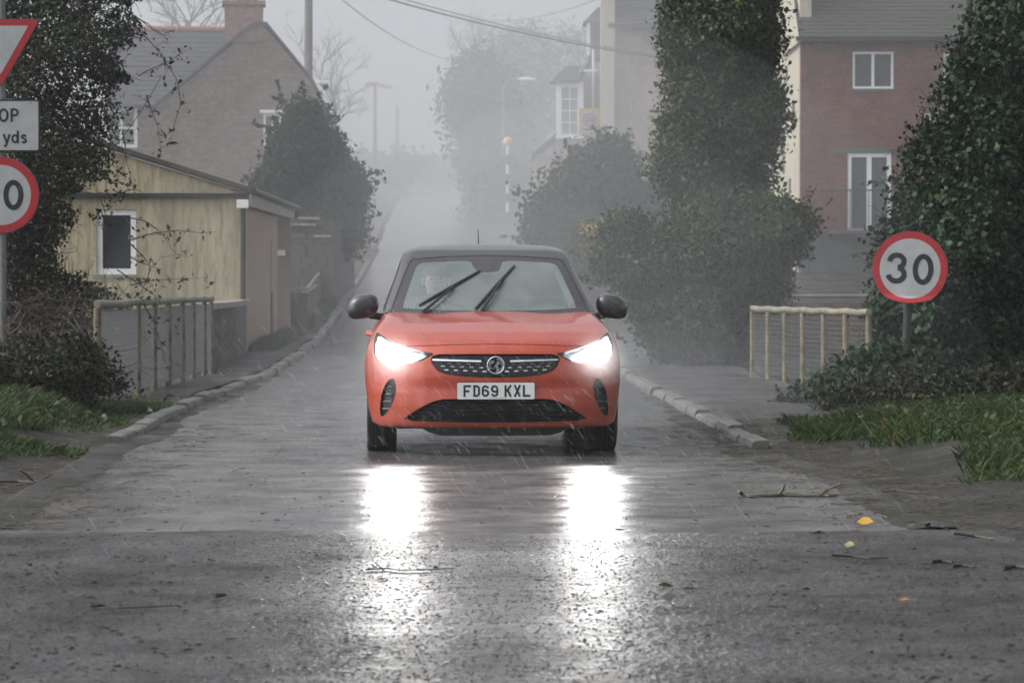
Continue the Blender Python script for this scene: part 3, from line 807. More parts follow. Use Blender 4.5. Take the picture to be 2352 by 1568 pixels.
# ---- headlamps
def lamp(s):
    P = LAMP if s > 0 else sym(LAMP)
    h = patch('headlight', P, .0015, M_LENS, car, .02)
    bp = [(a, .735 + (b - .735) * .96) for a, b in P]
    patch('reflector', [(s * .63 + (a - s * .63) * .93, .735 + (b - .735) * .9) for a, b in P], .055, M_CHROME, h, .02)
    core = [(.545, .652), (.60, .644), (.72, .644), (.780, .650), (.805, .690), (.808, .755), (.790, .792), (.74, .778), (.66, .742), (.58, .714), (.54, .690)]
    if s < 0: core = sym(core)
    patch('lit_element', core, .030, M_LED, h, .02)
    wing_ = [(.715, .768), (.765, .808), (.79, .812), (.795, .785), (.765, .783)]
    if s < 0: wing_ = sym(wing_)
    patch('daylight_strip', wing_, .028, M_LEDLOW, h, .02)
    ld = bpy.data.lights.new('headlight_beam', 'SPOT'); ld.energy = 150; ld.spot_size = R(70); ld.spot_blend = .8; ld.shadow_soft_size = .06; ld.color = (1, .98, .95)
    lo = bpy.data.objects.new('headlight_beam', ld); link(lo, h)
    cx = s * .68; yb_ = float(front_y(np.array([cx]), np.array([.70]))[0]) - .06
    lo.location = (cx, yb_, .70); lo.rotation_euler = (R(90 - 6), 0, R(180))
    return h
lamp(1); lamp(-1)

# ---- wheels
def wheel(x, y):
    w_ = empty('wheel', (x, y, .305)); w_.parent = car
    tp = [(.20, -.09), (.225, -.098), (.275, -.103), (.296, -.095), (.303, -.08), (.303, -.045), (.296, -.042), (.296, -.034), (.303, -.031), (.303, -.004), (.296, -.002), (.296, .006), (.303, .009), (.303, .034), (.296, .036), (.296, .044), (.303, .047), (.303, .08), (.296, .095), (.275, .103), (.225, .098), (.20, .09)]
    mb = MB(); mb.lathe(tp, 64, (0, 0, 0), 'x'); mb.build('tyre', M_TYRE, w_, True)
    sd = 1 if x > 0 else -1
    mb = MB(); mb.lathe([(.205, -.085), (.195, 0), (.205, .085)], 48, (0, 0, 0), 'x')
    mb.lathe([(.0, sd * .07), (.05, sd * .07), (.055, sd * .04)], 24, (0, 0, 0), 'x')
    for k in range(10):
        a = 2 * math.pi * k / 10
        mb.tube([(sd * .06, math.cos(a) * .04, math.sin(a) * .04), (sd * .075, math.cos(a) * .2, math.sin(a) * .2)], .016, 6)
    mb.build('rim', M_RIM, w_, True)
for x in (-.765, .765):
    for y in (.84, 3.38): wheel(x, y)

# ---- mirrors: rounded caps with a dark lower half
def mirror(s):
    root = empty('wing_mirror', (s * .882, 1.52, 1.006)); root.parent = car
    V = []; F = []; nu, nv = 26, 16
    ring = []
    for j in range(nv + 1):
        t = j / nv; ang = math.pi * (t - .5)           # front to back
        for k in range(nu):
            a = 2 * math.pi * k / nu; c, q = math.cos(a), math.sin(a)
            # outline seen from the front: flat inner edge, round outer, drooping underside
            ou = .128 if c * s > 0 else .098
            X = math.copysign(abs(c) ** .72, c) * ou; Z = math.copysign(abs(q) ** .80, q) * (.094 if q > 0 else .080)
            Z += .018 * (-c * s) * (1 if q < 0 else -.0) - .012 * (c * s)
            k_ = math.cos(ang) ** .55 if abs(math.cos(ang)) > 1e-6 else 0
            yy = math.sin(ang); Y = yy * (.085 if yy < 0 else .06)
            V.append((X * k_, Y, Z * k_))
    for j in range(nv):
        for k in range(nu):
            k2 = (k + 1) % nu; F.append((j * nu + k, j * nu + k2, (j + 1) * nu + k2, (j + 1) * nu + k))
    fm = [0 if (sum(V[i][2] for i in f) / 4) > -.004 - .03 * (sum(V[i][0] for i in f) / 4) * s else 1 for f in F]
    o = mesh_obj('mirror_cap', V, F, None, root, True, [M_BLACK, M_PLAST], fm)
    bm = bmesh.new(); bm.from_mesh(o.data); bmesh.ops.remove_doubles(bm, verts=bm.verts, dist=1e-5); bmesh.ops.recalc_face_normals(bm, faces=bm.faces); bm.to_mesh(o.data); bm.free()
    MB().tube([(-s * .03, .02, -.055), (-s * .10, .03, -.068), (-s * .165, .05, -.075)], [.03, .026, .030], 10).build('stalk', M_PLAST, root, True)
    mb = MB(); mb.lathe([(.0, .064), (.07, .064)], 20, (0, 0, 0), 'y'); mb.build('mirror_glass', M_CHROME, root)
mirror(-1); mirror(1)

# ---- door handles, antenna, wipers
for s in (-1, 1):
    for y in (2.15, 3.0):
        O = np.array([[0., y, .80]]); p = cast(body_f, O, np.array([[float(s), 0, 0]]), 1.2)[0]
        mb = MB(); mb.tube([(p[0] - s * .01, y - .10, .80), (p[0] + s * .03, y - .08, .803), (p[0] + s * .034, y + .06, .805), (p[0] - s * .01, y + .09, .803)], .014, 8); mb.build('door_handle', M_PAINT, car, True)
MB().tube([(0, 3.36, 1.385), (-.002, 3.37, 1.43), (-.008, 3.39, 1.60)], [.010, .006, .0028], 8).build('aerial', M_PLAST, car, True)
def on_glass(x, z, off):
    return (x, float(cab_front_y(np.array([x]), np.array([z]))[0]) - off, z)
def wiper(base, tip, b0, b1):
    w_ = empty('wiper', on_glass(*base, 0)); w_.parent = car; o = Vector(w_.location)
    def g(p, off): return Vector(on_glass(p[0], p[1], off)) - o
    lerp2 = lambda a, b, t: (a[0] + (b[0] - a[0]) * t, a[1] + (b[1] - a[1]) * t)
    MB().tube([g(base, .03), g(lerp2(base, tip, .3), .045), g(lerp2(base, tip, .7), .045), g(tip, .03)], [.013, .011, .009, .010], 8).build('arm', M_PLAST, w_, True)
    MB().tube([g(lerp2(b0, b1, t), .012) for t in (0, .25, .5, .75, 1)], [.008, .012, .014, .011, .008], 6).build('blade', M_PLAST, w_, True)
    MB().tube([g(lerp2(tip, lerp2(b0, b1, .5), -.15), .03), g(lerp2(b0, b1, .53), .018)], .014, 6).build('joint', M_PLAST, w_, True)
def tg(x, y):   # photo point -> windscreen (x, z)
    a = tr(x, y, 1.3); 
    for _ in range(3):
        dep = float(cab_front_y(np.array([a[0]]), np.array([max(.97, min(1.37, a[1]))]))[0]); a = tr(x, y, dep)
    return (a[0], max(.965, min(1.375, a[1])))
wiper(tg(972, 715), tg(1036, 663), tg(963, 701), tg(1102, 622))
wiper(tg(1107, 713), tg(1152, 643), tg(1092, 709), tg(1181, 610))

# ---- inside: dashboard, wheel, seats, mirror, pale pillars
mb = MB(); V = []; F = []
prof = [(1.30, .90), (1.33, .962), (1.50, .975), (1.66, .955), (1.76, .90), (1.78, .7)]
n_ = 9
for i in range(n_):
    x = -.64 + 1.28 * i / (n_ - 1)
    for (y, z) in prof: V.append((x, y + .1 * (x / .64) ** 2, z + .015 * math.exp(-((x + .36) / .2) ** 2)))
m_ = len(prof)
for i in range(n_ - 1):
    for k in range(m_ - 1): F.append((i * m_ + k, i * m_ + k + 1, (i + 1) * m_ + k + 1, (i + 1) * m_ + k))
mb.add(V, F); mb.build('dashboard', M_DASH, car, True)
mb = MB(); pts = []
for k in range(29):
    a = 2 * math.pi * k / 28; pts.append((-.36 + .18 * math.cos(a), 1.90 - .08 * math.sin(a), .93 + .165 * math.sin(a)))
mb.tube(pts, .016, 8, False); mb.tube([(-.36, 1.72, .90), (-.36, 1.90, .93)], .05, 10); mb.tube([(-.53, 1.9, .93), (-.19, 1.9, .93)], .018, 6)
mb.build('steering_wheel', M_DASH, car, True)
def seat(x, y, wd, top):
    st = empty('seat', (x, y, .45)); st.parent = car
    mb = MB(); mb.frame((0, .0, .30), Vector((1, 0, 0)), Vector((0, 1, .0)), Vector((0, .18, .98)), wd, .13, .70); mb.build('backrest', M_SEAT, st, True, .05)
    mb = MB(); mb.box(-.12, .12, .09, .18, .66 + top - 1.19, .86 + top - 1.19); mb.build('head_restraint', M_SEAT, st, True, .035)
    mb = MB(); mb.box(-wd / 2, wd / 2, -.5, .05, -.1, .06); mb.build('cushion', M_SEAT, st, True, .04)
seat(-.36, 2.38, .50, 1.19); seat(.36, 2.38, .50, 1.19); seat(-.38, 3.15, .45, 1.13); seat(.38, 3.15, .45, 1.13)
MB().frame((0, 1.86, 1.285), Vector((1, 0, 0)), Vector((0, 1, 0)), Vector((0, 0, 1)), .22, .03, .06).build('rear_view_mirror', M_DASH, car, True, .012)
mb = MB(); mb.prism([(-.05, 1.285), (-.04, 1.325), (0, 1.335), (.04, 1.325), (.05, 1.285)], 1.80, 1.86); mb.build('camera_housing', M_TRIM, car)
for s in (-1, 1):
    MB().tube([(s * .63, 1.36, 1.0), (s * .575, 1.60, 1.14), (s * .52, 1.85, 1.28), (s * .48, 1.95, 1.335)], [.05, .036, .034, .03], 8).build('pillar_trim', M_TRIM, car, True)
MB().box(-.5, .5, 1.96, 3.3, 1.395, 1.405).build('headlining', M_TRIM, car)
# ================================================================ walls, houses, fences, signs
M_WHITE = plain('white_paint', (.82, .83, .83), .4, var=.05)
M_DARKGLASS = plain('dark_window_glass', (.030, .034, .038), .08, var=.15, scale=2)
M_GREYGLASS = plain('curtained_window_glass', (.085, .09, .10), .10, var=.12, scale=3)
M_SLATE = plain('grey_slate', (.052, .052, .060), .7, var=.22, scale=3, spec=.2, c2=(.034, .035, .042))
M_MOSSTILE = plain('mossy_grey_tile', (.060, .058, .062), .75, var=.2, scale=2.2, spec=.2, c2=(.052, .056, .030))
M_RIDGE = plain('orange_ridge_tile', (.33, .12, .07), .6)
M_POLE = plain('grey_galvanised_post', (.19, .20, .19), .5, var=.15, scale=6)
M_WOOD = plain('weathered_pole_wood', (.11, .085, .07), .75, var=.2, scale=4)
M_DPIPE = plain('black_iron_pipe', (.025, .027, .03), .4)
M_CREAMR = None
def mat_stained(name, c, dirt, green, s=1.1):
    m, t, b = new_mat(name)
    tc = N(t, 'ShaderNodeTexCoord'); mp = N(t, 'ShaderNodeMapping'); mp.inputs['Scale'].default_value = (2.1, 2.1, .38)
    t.links.new(tc.outputs['Object'], mp.inputs[0])
    n1 = noise(t, s, 6, .65, vec=mp.outputs[0]); n2 = noise(t, s * 5, 5, .7, vec=mp.outputs[0]); n3 = noise(t, 45, 3)
    k1 = ramp(t, n1.outputs['Fac'], [(.36, 0), (.62, .95)]); k2 = ramp(t, n2.outputs['Fac'], [(.45, 0), (.72, .8)])
    a = mixc(t, k1.outputs[0], c, green); a = mixc(t, k2.outputs[0], a, dirt)
    t.links.new(a, b.inputs['Base Color']); b.inputs['Roughness'].default_value = .75
    bump(t, b, n3.outputs['Fac'], .45, .02); return m
M_CREAM = mat_stained('stained_cream_render', (.53, .465, .325), (.15, .12, .078), (.33, .285, .18))
M_BEIGE = mat_stained('beige_pink_render', (.36, .26, .19), (.26, .19, .135), (.33, .25, .17))
M_PALE = mat_stained('pale_cream_stone', (.50, .46, .36), (.30, .26, .19), (.42, .39, .30))
M_GREYR = mat_stained('grey_render', (.10, .10, .10), (.07, .07, .07), (.085, .09, .085))
def mat_brick(name, c1, c2, mortar, sx, sy, msize=.02, var=(.6, 1.3)):
    """brick pattern for walls too far off to show the single bricks"""
    m, t, b = new_mat(name)
    tc = N(t, 'ShaderNodeTexCoord'); sp = N(t, 'ShaderNodeSeparateXYZ'); cb = N(t, 'ShaderNodeCombineXYZ'); ad = N(t, 'ShaderNodeMath', operation='ADD')
    t.links.new(tc.outputs['Object'], sp.inputs[0]); t.links.new(sp.outputs[0], ad.inputs[0]); t.links.new(sp.outputs[1], ad.inputs[1])
    t.links.new(ad.outputs[0], cb.inputs[0]); t.links.new(sp.outputs[2], cb.inputs[1])
    br = N(t, 'ShaderNodeTexBrick'); br.inputs['Scale'].default_value = 1.0; br.inputs['Brick Width'].default_value = sx; br.inputs['Row Height'].default_value = sy
    br.inputs['Mortar Size'].default_value = msize; br.inputs['Color1'].default_value = (*c1, 1); br.inputs['Color2'].default_value = (*c2, 1); br.inputs['Mortar'].default_value = (*mortar, 1)
    t.links.new(cb.outputs[0], br.inputs['Vector'])
    n = noise(t, 1.2, 6, .7); n2 = noise(t, 9, 4); r = ramp(t, n.outputs['Fac'], [(.3, var[0]), (.7, var[1])]); r2 = ramp(t, n2.outputs['Fac'], [(.3, .65), (.7, 1.3)])
    c = mixc(t, 1, br.outputs['Color'], r.outputs[0], 'MULTIPLY'); c = mixc(t, 1, c, r2.outputs[0], 'MULTIPLY')
    t.links.new(c, b.inputs['Base Color']); b.inputs['Roughness'].default_value = .7
    bump(t, b, br.outputs['Fac'], -.4, .01); return m
M_REDBRICK = mat_brick('red_brick', (.20, .058, .042), (.13, .040, .031), (.13, .085, .07), .225, .075, .008)
M_BROWNBRICK = mat_brick('brown_weathered_brick', (.20, .125, .085), (.10, .07, .055), (.17, .135, .105), .24, .08, .010)
M_PINKBRICK = mat_brick('pink_brown_brick', (.30, .205, .16), (.25, .165, .13), (.28, .21, .17), .225, .075, .008)
M_DARKBRICK = plain('dark_brown_brick', (.075, .052, .042), .65, var=.25, scale=5, bmp=.4, bscale=50)
M_MORTAR = plain('old_mortar', (.10, .088, .075), .8, var=.2)
M_STONE = plain('dark_layered_stone', (.10, .085, .07), .7, var=.3, scale=3, bmp=.5, bscale=25)
M_COPING = plain('pale_coping_stone', (.34, .31, .27), .6, var=.25, scale=4)

def window(parent, x0, x1, z0, z1, y, cols=1, rows=1, fw=.06, name='window', glass=None, sill=None, fm=None, dep=.08):
    """a framed window facing -y, centred on depth y, in the parent's frame"""
    fm = fm or M_WHITE; glass = glass or M_GREYGLASS
    wd = empty(name); wd.parent = parent; wd.location = (0, 0, 0)
    mb = MB()
    mb.box(x0, x0 + fw, y - dep / 2, y + dep / 2, z0, z1); mb.box(x1 - fw, x1, y - dep / 2, y + dep / 2, z0, z1)
    mb.box(x0 + fw, x1 - fw, y - dep / 2, y + dep / 2, z1 - fw, z1); mb.box(x0 + fw, x1 - fw, y - dep / 2, y + dep / 2, z0, z0 + fw)
    for c in range(1, cols):
        xc = x0 + (x1 - x0) * c / cols; q = fw * (.42 if cols * rows > 2 else .6); mb.box(xc - q, xc + q, y - dep / 2 + .006, y + dep / 2 - .006, z0 + fw, z1 - fw)
    for r_ in range(1, rows):
        zc = z0 + (z1 - z0) * r_ / rows; q = fw * .3; mb.box(x0 + fw, x1 - fw, y - dep / 2 + .012, y + dep / 2 - .012, zc - q, zc + q)
    mb.build('frame', fm, wd)
    cw = (x1 - x0 - 2 * fw) / cols; rh = (z1 - z0 - 2 * fw) / rows
    for c in range(cols):
        for r_ in range(rows):
            MB().box(x0 + fw + c * cw + .004, x0 + fw + (c + 1) * cw - .004, y + .005, y + .02, z0 + fw + r_ * rh + .004, z0 + fw + (r_ + 1) * rh - .004).build('pane', glass, wd)
    if sill: MB().box(x0 - .06, x1 + .06, y - dep / 2 - .05, y + dep / 2, z0 - .07, z0 - .003).build('sill', sill, wd)
    return wd
def wall_with_holes(name, poly, holes, y0, y1, m, parent):
    """wall slab facing -y: outline poly (x, z) with rectangular openings"""
    pts = list(poly); ed = [(i, (i + 1) % len(poly)) for i in range(len(poly))]
    for (a, b, c, d) in holes:
        k = len(pts); pts += [(a, c), (b, c), (b, d), (a, d)]; ed += [(k, k + 1), (k + 1, k + 2), (k + 2, k + 3), (k + 3, k)]
    r = delaunay_2d_cdt([Vector(p) for p in pts], ed, [], 0, 1e-6)
    v = [tuple(q) for q in r[0]]; A = np.array(poly); F = []
    for f in r[2]:
        c = np.array([v[i] for i in f]).mean(0)
        if poly_sd(c[:1], c[1:], A)[0] < 0 and not any(a < c[0] < b and z0 < c[1] < z1 for (a, b, z0, z1) in holes): F.append(tuple(f))
    n = len(v); V = [(a, y0, b) for a, b in v] + [(a, y1, b) for a, b in v]
    cnt = {}
    for q in F:
        for i in range(len(q)): cnt[(q[i], q[(i + 1) % len(q)])] = 1
    G = list(F) + [tuple(i + n for i in q)[::-1] for q in F] + [(b, a, a + n, b + n) for (a, b) in cnt if (b, a) not in cnt]
    return MB().add(V, G).build(name, m, parent)
def pieces(name, boxes, m, parent):
    """many alike small blocks; shares mesh data between equal sizes"""
    cache = {}
    for (loc, size, rz) in boxes:
        k = tuple(round(s, 3) for s in size)
        if k not in cache:
            o = MB().box(-size[0] / 2, size[0] / 2, -size[1] / 2, size[1] / 2, -size[2] / 2, size[2] / 2).build(name, m, parent)
            cache[k] = o.data
        else: o = link(bpy.data.objects.new(name, cache[k]), parent)
        o.location = loc; o.rotation_euler = rz
def tiles(parent, x0, x1, y0, z0, pitch, rows, tw, th, m, name='roof_tile'):
    """courses of tiles climbing away from the eave at (y0, z0)"""
    c, s = math.cos(pitch), math.sin(pitch); b = []
    sizes = [(tw * .975, th * 1.32, .022), (tw * .965, th * 1.32, .028), (tw * .98, th * 1.30, .018)]
    for r_ in range(rows):
        d = th * (r_ + .5); off = (r_ % 2) * tw / 2
        n = int((x1 - x0) / tw)
        for k in range(n + 1):
            xc = x0 + off + k * tw + tw / 2 - tw / 2 * 0
            if xc + tw / 2 > x1 + .02: continue
            b.append(((xc, y0 + c * d - s * .02, z0 + s * d + c * .02 + random.uniform(-.004, .004)), random.choice(sizes), (pitch - R(4.5) + random.uniform(-.012, .012), random.uniform(-.01, .01), random.uniform(-.012, .012))))
    pieces(name, b, m, parent)

# ---------------------------------------------------------------- cream bungalow
BY = 44.8
bung = empty('bungalow', (-4.0, BY, .05)); tag(bung, 'cream rendered bungalow with stained gable beside the bridge railing', 'bungalow')
def lb(x, y, Y=BY):
    p = at(x, y, Y); return (p.x + 4.0, p.z - .05)
z_band = lb(400, 453)[1]
wx0, wz0 = lb(222, 630); wx1, wz1 = lb(313, 481)
wall_with_holes('front_wall', [(-5.2, -.3), (0, -.3), (0, z_band), (-5.2, z_band)], [(wx0, wx1, wz0, wz1)], 0, .25, M_CREAM, bung)
gp = [(-5.2, z_band + .06), (.02, z_band + .06), (.02, lb(575, 447)[1]), lb(250, 347), lb(60, 290), (-5.2, lb(60, 300)[1])]
MB().prism(gp, -.03, .22).build('gable_panel', M_CREAM, bung)
MB().box(-5.2, .06, -.09, .05, z_band - .005, z_band + .055).build('drip_band', M_DPIPE, bung)
window(bung, wx0, wx1, wz0, wz1, .08, 1, 1, .085, glass=M_DARKGLASS, sill=M_COPING)
# side wall to the road, with a slot window
L_ = 5.8
sw = wall_with_holes('side_wall', [(0, -.3), (L_, -.3), (L_, 2.5), (0, 2.5)], [(4.25, 4.55, 1.02, 1.83)], 0, .25, M_BEIGE, bung)
sw.rotation_euler = (0, 0, R(90)); sw.location = (-.002, .26, 0)
MB().box(-.12, -.05, 4.49, 4.83, 1.03, 1.82).build('slot_window', M_DARKGLASS, bung)
MB().box(-.01, .025, 4.52, 4.78, 0.0, 1.0).build('rusty_panel', plain('rust_brown_board', (.12, .07, .05), .7), bung)
# roof sheets and fascia
e0 = lb(578, 438); 
sl_ = [(.10, e0[1] - .03), (lb(250, 338)[0], lb(250, 338)[1]), (lb(60, 280)[0], lb(60, 280)[1])]
mb = MB(); mb.add([(sl_[0][0], -.16, sl_[0][1]), (sl_[2][0], -.16, sl_[2][1]), (sl_[2][0], -.16, sl_[2][1] + .07), (sl_[0][0], -.16, sl_[0][1] + .07),
                   (sl_[0][0], 9.0, sl_[0][1]), (sl_[2][0], 9.0, sl_[2][1]), (sl_[2][0], 9.0, sl_[2][1] + .07), (sl_[0][0], 9.0, sl_[0][1] + .07)],
                  [(0, 1, 2, 3), (7, 6, 5, 4), (0, 4, 5, 1), (1, 5, 6, 2), (2, 6, 7, 3), (3, 7, 4, 0)])
mb.build('roof', plain('brown_felt_roof', (.075, .066, .06), .6, var=.2), bung)
for k in range(4):
    MB().box(.06, .085, -.1 + k * 2.27, -.1 + k * 2.27 + 2.255, e0[1] - .24, e0[1] - .045).build('fascia_board', plain('dirty_white_board', (.40, .37, .34), .6, var=.15), bung)
MB().tube([(.13, -.15, e0[1] - .0), (.13, 9.0, e0[1] - .03)], .045, 8).build('gutter', M_DPIPE, bung, True)
dp = lb(560, 470)
MB().tube([(dp[0], -.09, dp[1] - .05), (dp[0], -.09, -.2)], .042, 10).build('drainpipe', M_DPIPE, bung, True)
MB().box(dp[0] - .09, dp[0] + .09, -.17, -.03, dp[1] - .06, dp[1] + .07).build('hopper', M_WHITE, bung, False, .01)
# open porch beyond the side wall
MB().tube([(-.18, 7.5, -.2), (-.18, 7.5, 2.35)], .06, 10).build('porch_post', M_DPIPE, bung, True)
MB().box(-1.6, .02, 8.6, 8.8, -.2, 2.4).build('porch_wall', plain('porch_pink_wall', (.20, .14, .115), .7), bung)
MB().box(-.62, -.40, 8.54, 8.59, 1.55, 1.78).build('window_glimpse', M_WHITE, bung)  # white boxes stand in for window glimpses behind the porch
MB().box(-.30, -.06, 8.54, 8.59, 1.62, 1.72).build('window_glimpse', M_WHITE, bung)
MB().box(-.60, -.42, 8.54, 8.59, .62, .86).build('window_glimpse', M_WHITE, bung)

# ---------------------------------------------------------------- low brick wall from railing to bungalow
lw = empty('low_brick_wall', (-3.66, 36.0, .06)); lw.rotation_euler = (0, 0, math.atan2(.30, 8.6)); tag(lw, 'low dark brick wall with pale coping between left railing and bungalow', 'wall')
H_ = .80
MB().box(-.20, -.008, 0.02, 8.55, -.25, H_ - .01).build('core', M_MORTAR, lw)
bx = []
for r_ in range(11):
    for k in range(26):
        y0 = k * .232 + (.116 if r_ % 2 else 0)
        bx.append(((-.055 + random.uniform(-.006, .006), y0 + .11, -.02 + r_ * .0745), (.105, .221, .065), (0, 0, random.uniform(-.01, .01))))
    bx.append(((-.105, -.03, -.02 + r_ * .0745), (.205, .10, .065), (0, 0, 0)))
pieces('brick', bx[:299], M_DARKBRICK, lw)
for k in range(9):
    MB().box(-.25, .05, k * .95 - .08, k * .95 + .86, H_ - .005, H_ + .075 + random.uniform(-.01, .01)).build('coping_stone', M_COPING, lw, False, .012)

# ---------------------------------------------------------------- walls beyond the bungalow
pier = empty('front_garden_wall', (-4.25, 53.6, .2)); tag(pier, 'dark brick garden wall just past the bungalow porch', 'wall')
bx = []
MB().box(-.02, .50, .012, .2, -.3, .80).build('core', M_MORTAR, pier)
for r_ in range(14):
    for k in range(3):
        x0 = k * .18 - .02 + (.04 if r_ % 2 else 0)
        bx.append(((x0 + .085, .0, -.2 + r_ * .0745), (.168, .09, .066), (0, 0, 0)))
    for k in range(16):
        y0 = .06 + k * .232 + (.116 if r_ % 2 else 0)
        bx.append(((.505 - .010 * y0, y0 + .11, -.2 + r_ * .0745 + y0 * .04), (.1, .221, .066), (R(2.3), 0, R(.6))))
pieces('brick', bx[:290], M_DARKBRICK, pier)
mb = MB(); mb.add([(.45, .1, -.4), (.52, .1, -.4), (.52, .1, .8), (.45, .1, .8), (.2, 9, -.2), (.27, 9, -.2), (.27, 9, 1.25), (.2, 9, 1.25)], [(0, 1, 2, 3), (7, 6, 5, 4), (0, 4, 5, 1), (1, 5, 6, 2), (2, 6, 7, 3), (3, 7, 4, 0)]); mb.build('return_wall', M_MORTAR, pier)
MB().box(-.06, .58, -.08, .3, .842, .90).build('coping_stone', M_COPING, pier, False, .01)
st = empty('layered_stone_wall', (-4.6, 61.8, .5)); tag(st, 'tall layered stone wall half under the conifer', 'wall')
bx = []
zz = -.2
while zz < 1.95:
    h = random.uniform(.07, .15); x = 0
    while x < .88:
        w_ = random.uniform(.18, .42); w_ = min(w_, .90 - x)
        if w_ > .05: bx.append(((x + w_ / 2, random.uniform(-.03, .02), zz + h / 2), (w_ - .012, .22, h - .014), (0, 0, random.uniform(-.03, .03))))
        x += w_
    zz += h
pieces('stone', bx, M_STONE, st)
MB().box(.02, .86, .05, 9.0, -.5, 1.9).build('core', M_STONE, st)
for (a, b2, z) in ((-.05, .55, 1.86), (.18, .62, 1.99), (.5, .85, 1.62)):
    MB().box(a, b2, -.22, .1, z, z + .05).build('capping_slab', M_COPING, st, False, .01)

# ---------------------------------------------------------------- brick house with the chimney
GY = 85.0
gh = empty('gabled_house', (-5.6, GY, 1.6), R(5.5)); tag(gh, 'tall brown brick house with steep gable and chimney behind the bungalow', 'house')
def lg(x, y, Y=GY):
    p = at(x, y, Y); return (p.x + 5.6, p.z - 1.6)
gpoly = [lg(352, 640), lg(352, 258), lg(560, 84), lg(590, 64), lg(612, 66), lg(715, 190), lg(757, 275), lg(800, 360), lg(850, 452), lg(855, 640)]
sw0 = lg(606, 335); sw1 = lg(648, 262)
wall_with_holes('gable_wall', gpoly, [(sw0[0], sw1[0], sw0[1], sw1[1])], 0, .3, M_BROWNBRICK, gh)
window(gh, sw0[0], sw1[0], sw0[1], sw1[1], .06, 2, 2, .07)
MB().box(sw0[0] - .1, sw1[0] + .1, -.06, .05, sw1[1] + .005, sw1[1] + .10).build('lintel', M_WHITE, gh)
# wing roof running back from the gable
vs = []
top = [lg(345, 262), lg(558, 80), lg(590, 60), lg(614, 62), lg(718, 188), lg(760, 274), lg(803, 359), lg(853, 451)]
for (y, dz) in ((-.12, .0), (-.12, .10), (9, .0), (9, .10)):
    for p in top: vs.append((p[0], y, p[1] + dz))
n = len(top); fs = []
for i in range(n - 1):
    fs += [(i, i + 1, n + i + 1, n + i), (2 * n + i, 3 * n + i, 3 * n + i + 1, 2 * n + i + 1), (i, 2 * n + i, 2 * n + i + 1, i + 1), (n + i, n + i + 1, 3 * n + i + 1, 3 * n + i)]
fs += [(0, n, 3 * n, 2 * n), (n - 1, 3 * n - 1, 4 * n - 1, 2 * n - 1)]
MB().add(vs, fs).build('wing_roof', M_SLATE, gh)
# main range to the left: wall, window, slate slope facing the road
ww0 = lg(262, 342, GY + 2); ww1 = lg(335, 252, GY + 2)
wall_with_holes('range_wall', [(-6, -1.5), (lg(352, 258)[0] - .01, -1.5), (lg(352, 258)[0] - .01, lg(300, 246, GY + 2)[1]), (-6, lg(300, 246, GY + 2)[1])], [(ww0[0], ww1[0], ww0[1], ww1[1])], 2, 2.3, M_BROWNBRICK, gh)
window(gh, ww0[0], ww1[0], ww0[1], ww1[1], 2.03, 2, 2, .10)
ez = lg(300, 246, GY + 2)[1]; rz_ = lg(430, 74, GY + 4.5)[1]
pt = math.atan2(rz_ - ez, 2.9)
rlen = math.hypot(rz_ - ez, 2.9)
mb = MB(); mb.add([(-6, 1.6, ez - .02), (lg(560, 80)[0] + .6, 1.6, ez - .02), (lg(560, 80)[0] + .6, 4.5, rz_ - .02), (-6, 4.5, rz_ - .02), (-6, 7.6, ez), (lg(560, 80)[0] + .6, 7.6, ez)], [(0, 1, 2, 3), (3, 2, 5, 4)]); mb.build('range_roof', M_SLATE, gh)
# slates only where they can be seen beside the gable
th = .24; c_, s_ = math.cos(pt), math.sin(pt); b = []
x_l = lg(330, 100, GY + 3)[0]
for r_ in range(int(rlen / th)):
    d = th * (r_ + .5); zt = ez + s_ * d; yt = 1.6 + c_ * d
    xr = np.interp(zt, [lg(352, 258)[1], lg(560, 84)[1]], [lg(352, 258)[0], lg(560, 84)[0]])
    k = 0
    while x_l + (k + .5) * .26 + (r_ % 2) * .13 < xr - .02:
        b.append(((x_l + (k + .5) * .26 + (r_ % 2) * .13, yt - s_ * .02, zt + c_ * .02), (.252, th * 1.3, .016), (pt - R(3.5) + random.uniform(-.012, .012), 0, random.uniform(-.01, .01)))); k += 1
pieces('slate', b, M_SLATE, gh)
k = 0
while -6 + k * .4 < lg(556, 80)[0]:
    if -6 + k * .4 > x_l - .4: MB().tube([(-6 + k * .4, 4.5, rz_ + .03), (-6 + k * .4 + .39, 4.5, rz_ + .03)], .10, 10).build('ridge_tile', M_RIDGE, gh, True)
    k += 1
ch = lg(562, 40)
m_ch = mat_brick('chimney_brick', (.24, .11, .08), (.17, .085, .065), (.18, .14, .12), .225, .075, .01)
c0, c1 = lg(518, 80), lg(606, 13)
cm = MB(); cm.box(c0[0], c1[0], -.06, .9, c0[1] - .25, c1[1]); cho = cm.build('chimney', m_ch, gh)
MB().box(c0[0] - .07, c1[0] + .07, -.13, .97, c1[1] - .02, c1[1] + .10).build('chimney_shoulder', m_ch, cho)
d0, d1 = lg(544, 14), lg(596, -40)
MB().box(d0[0], d1[0], .0, .7, d0[1] + .08, d1[1]).build('chimney_stack', m_ch, cho)

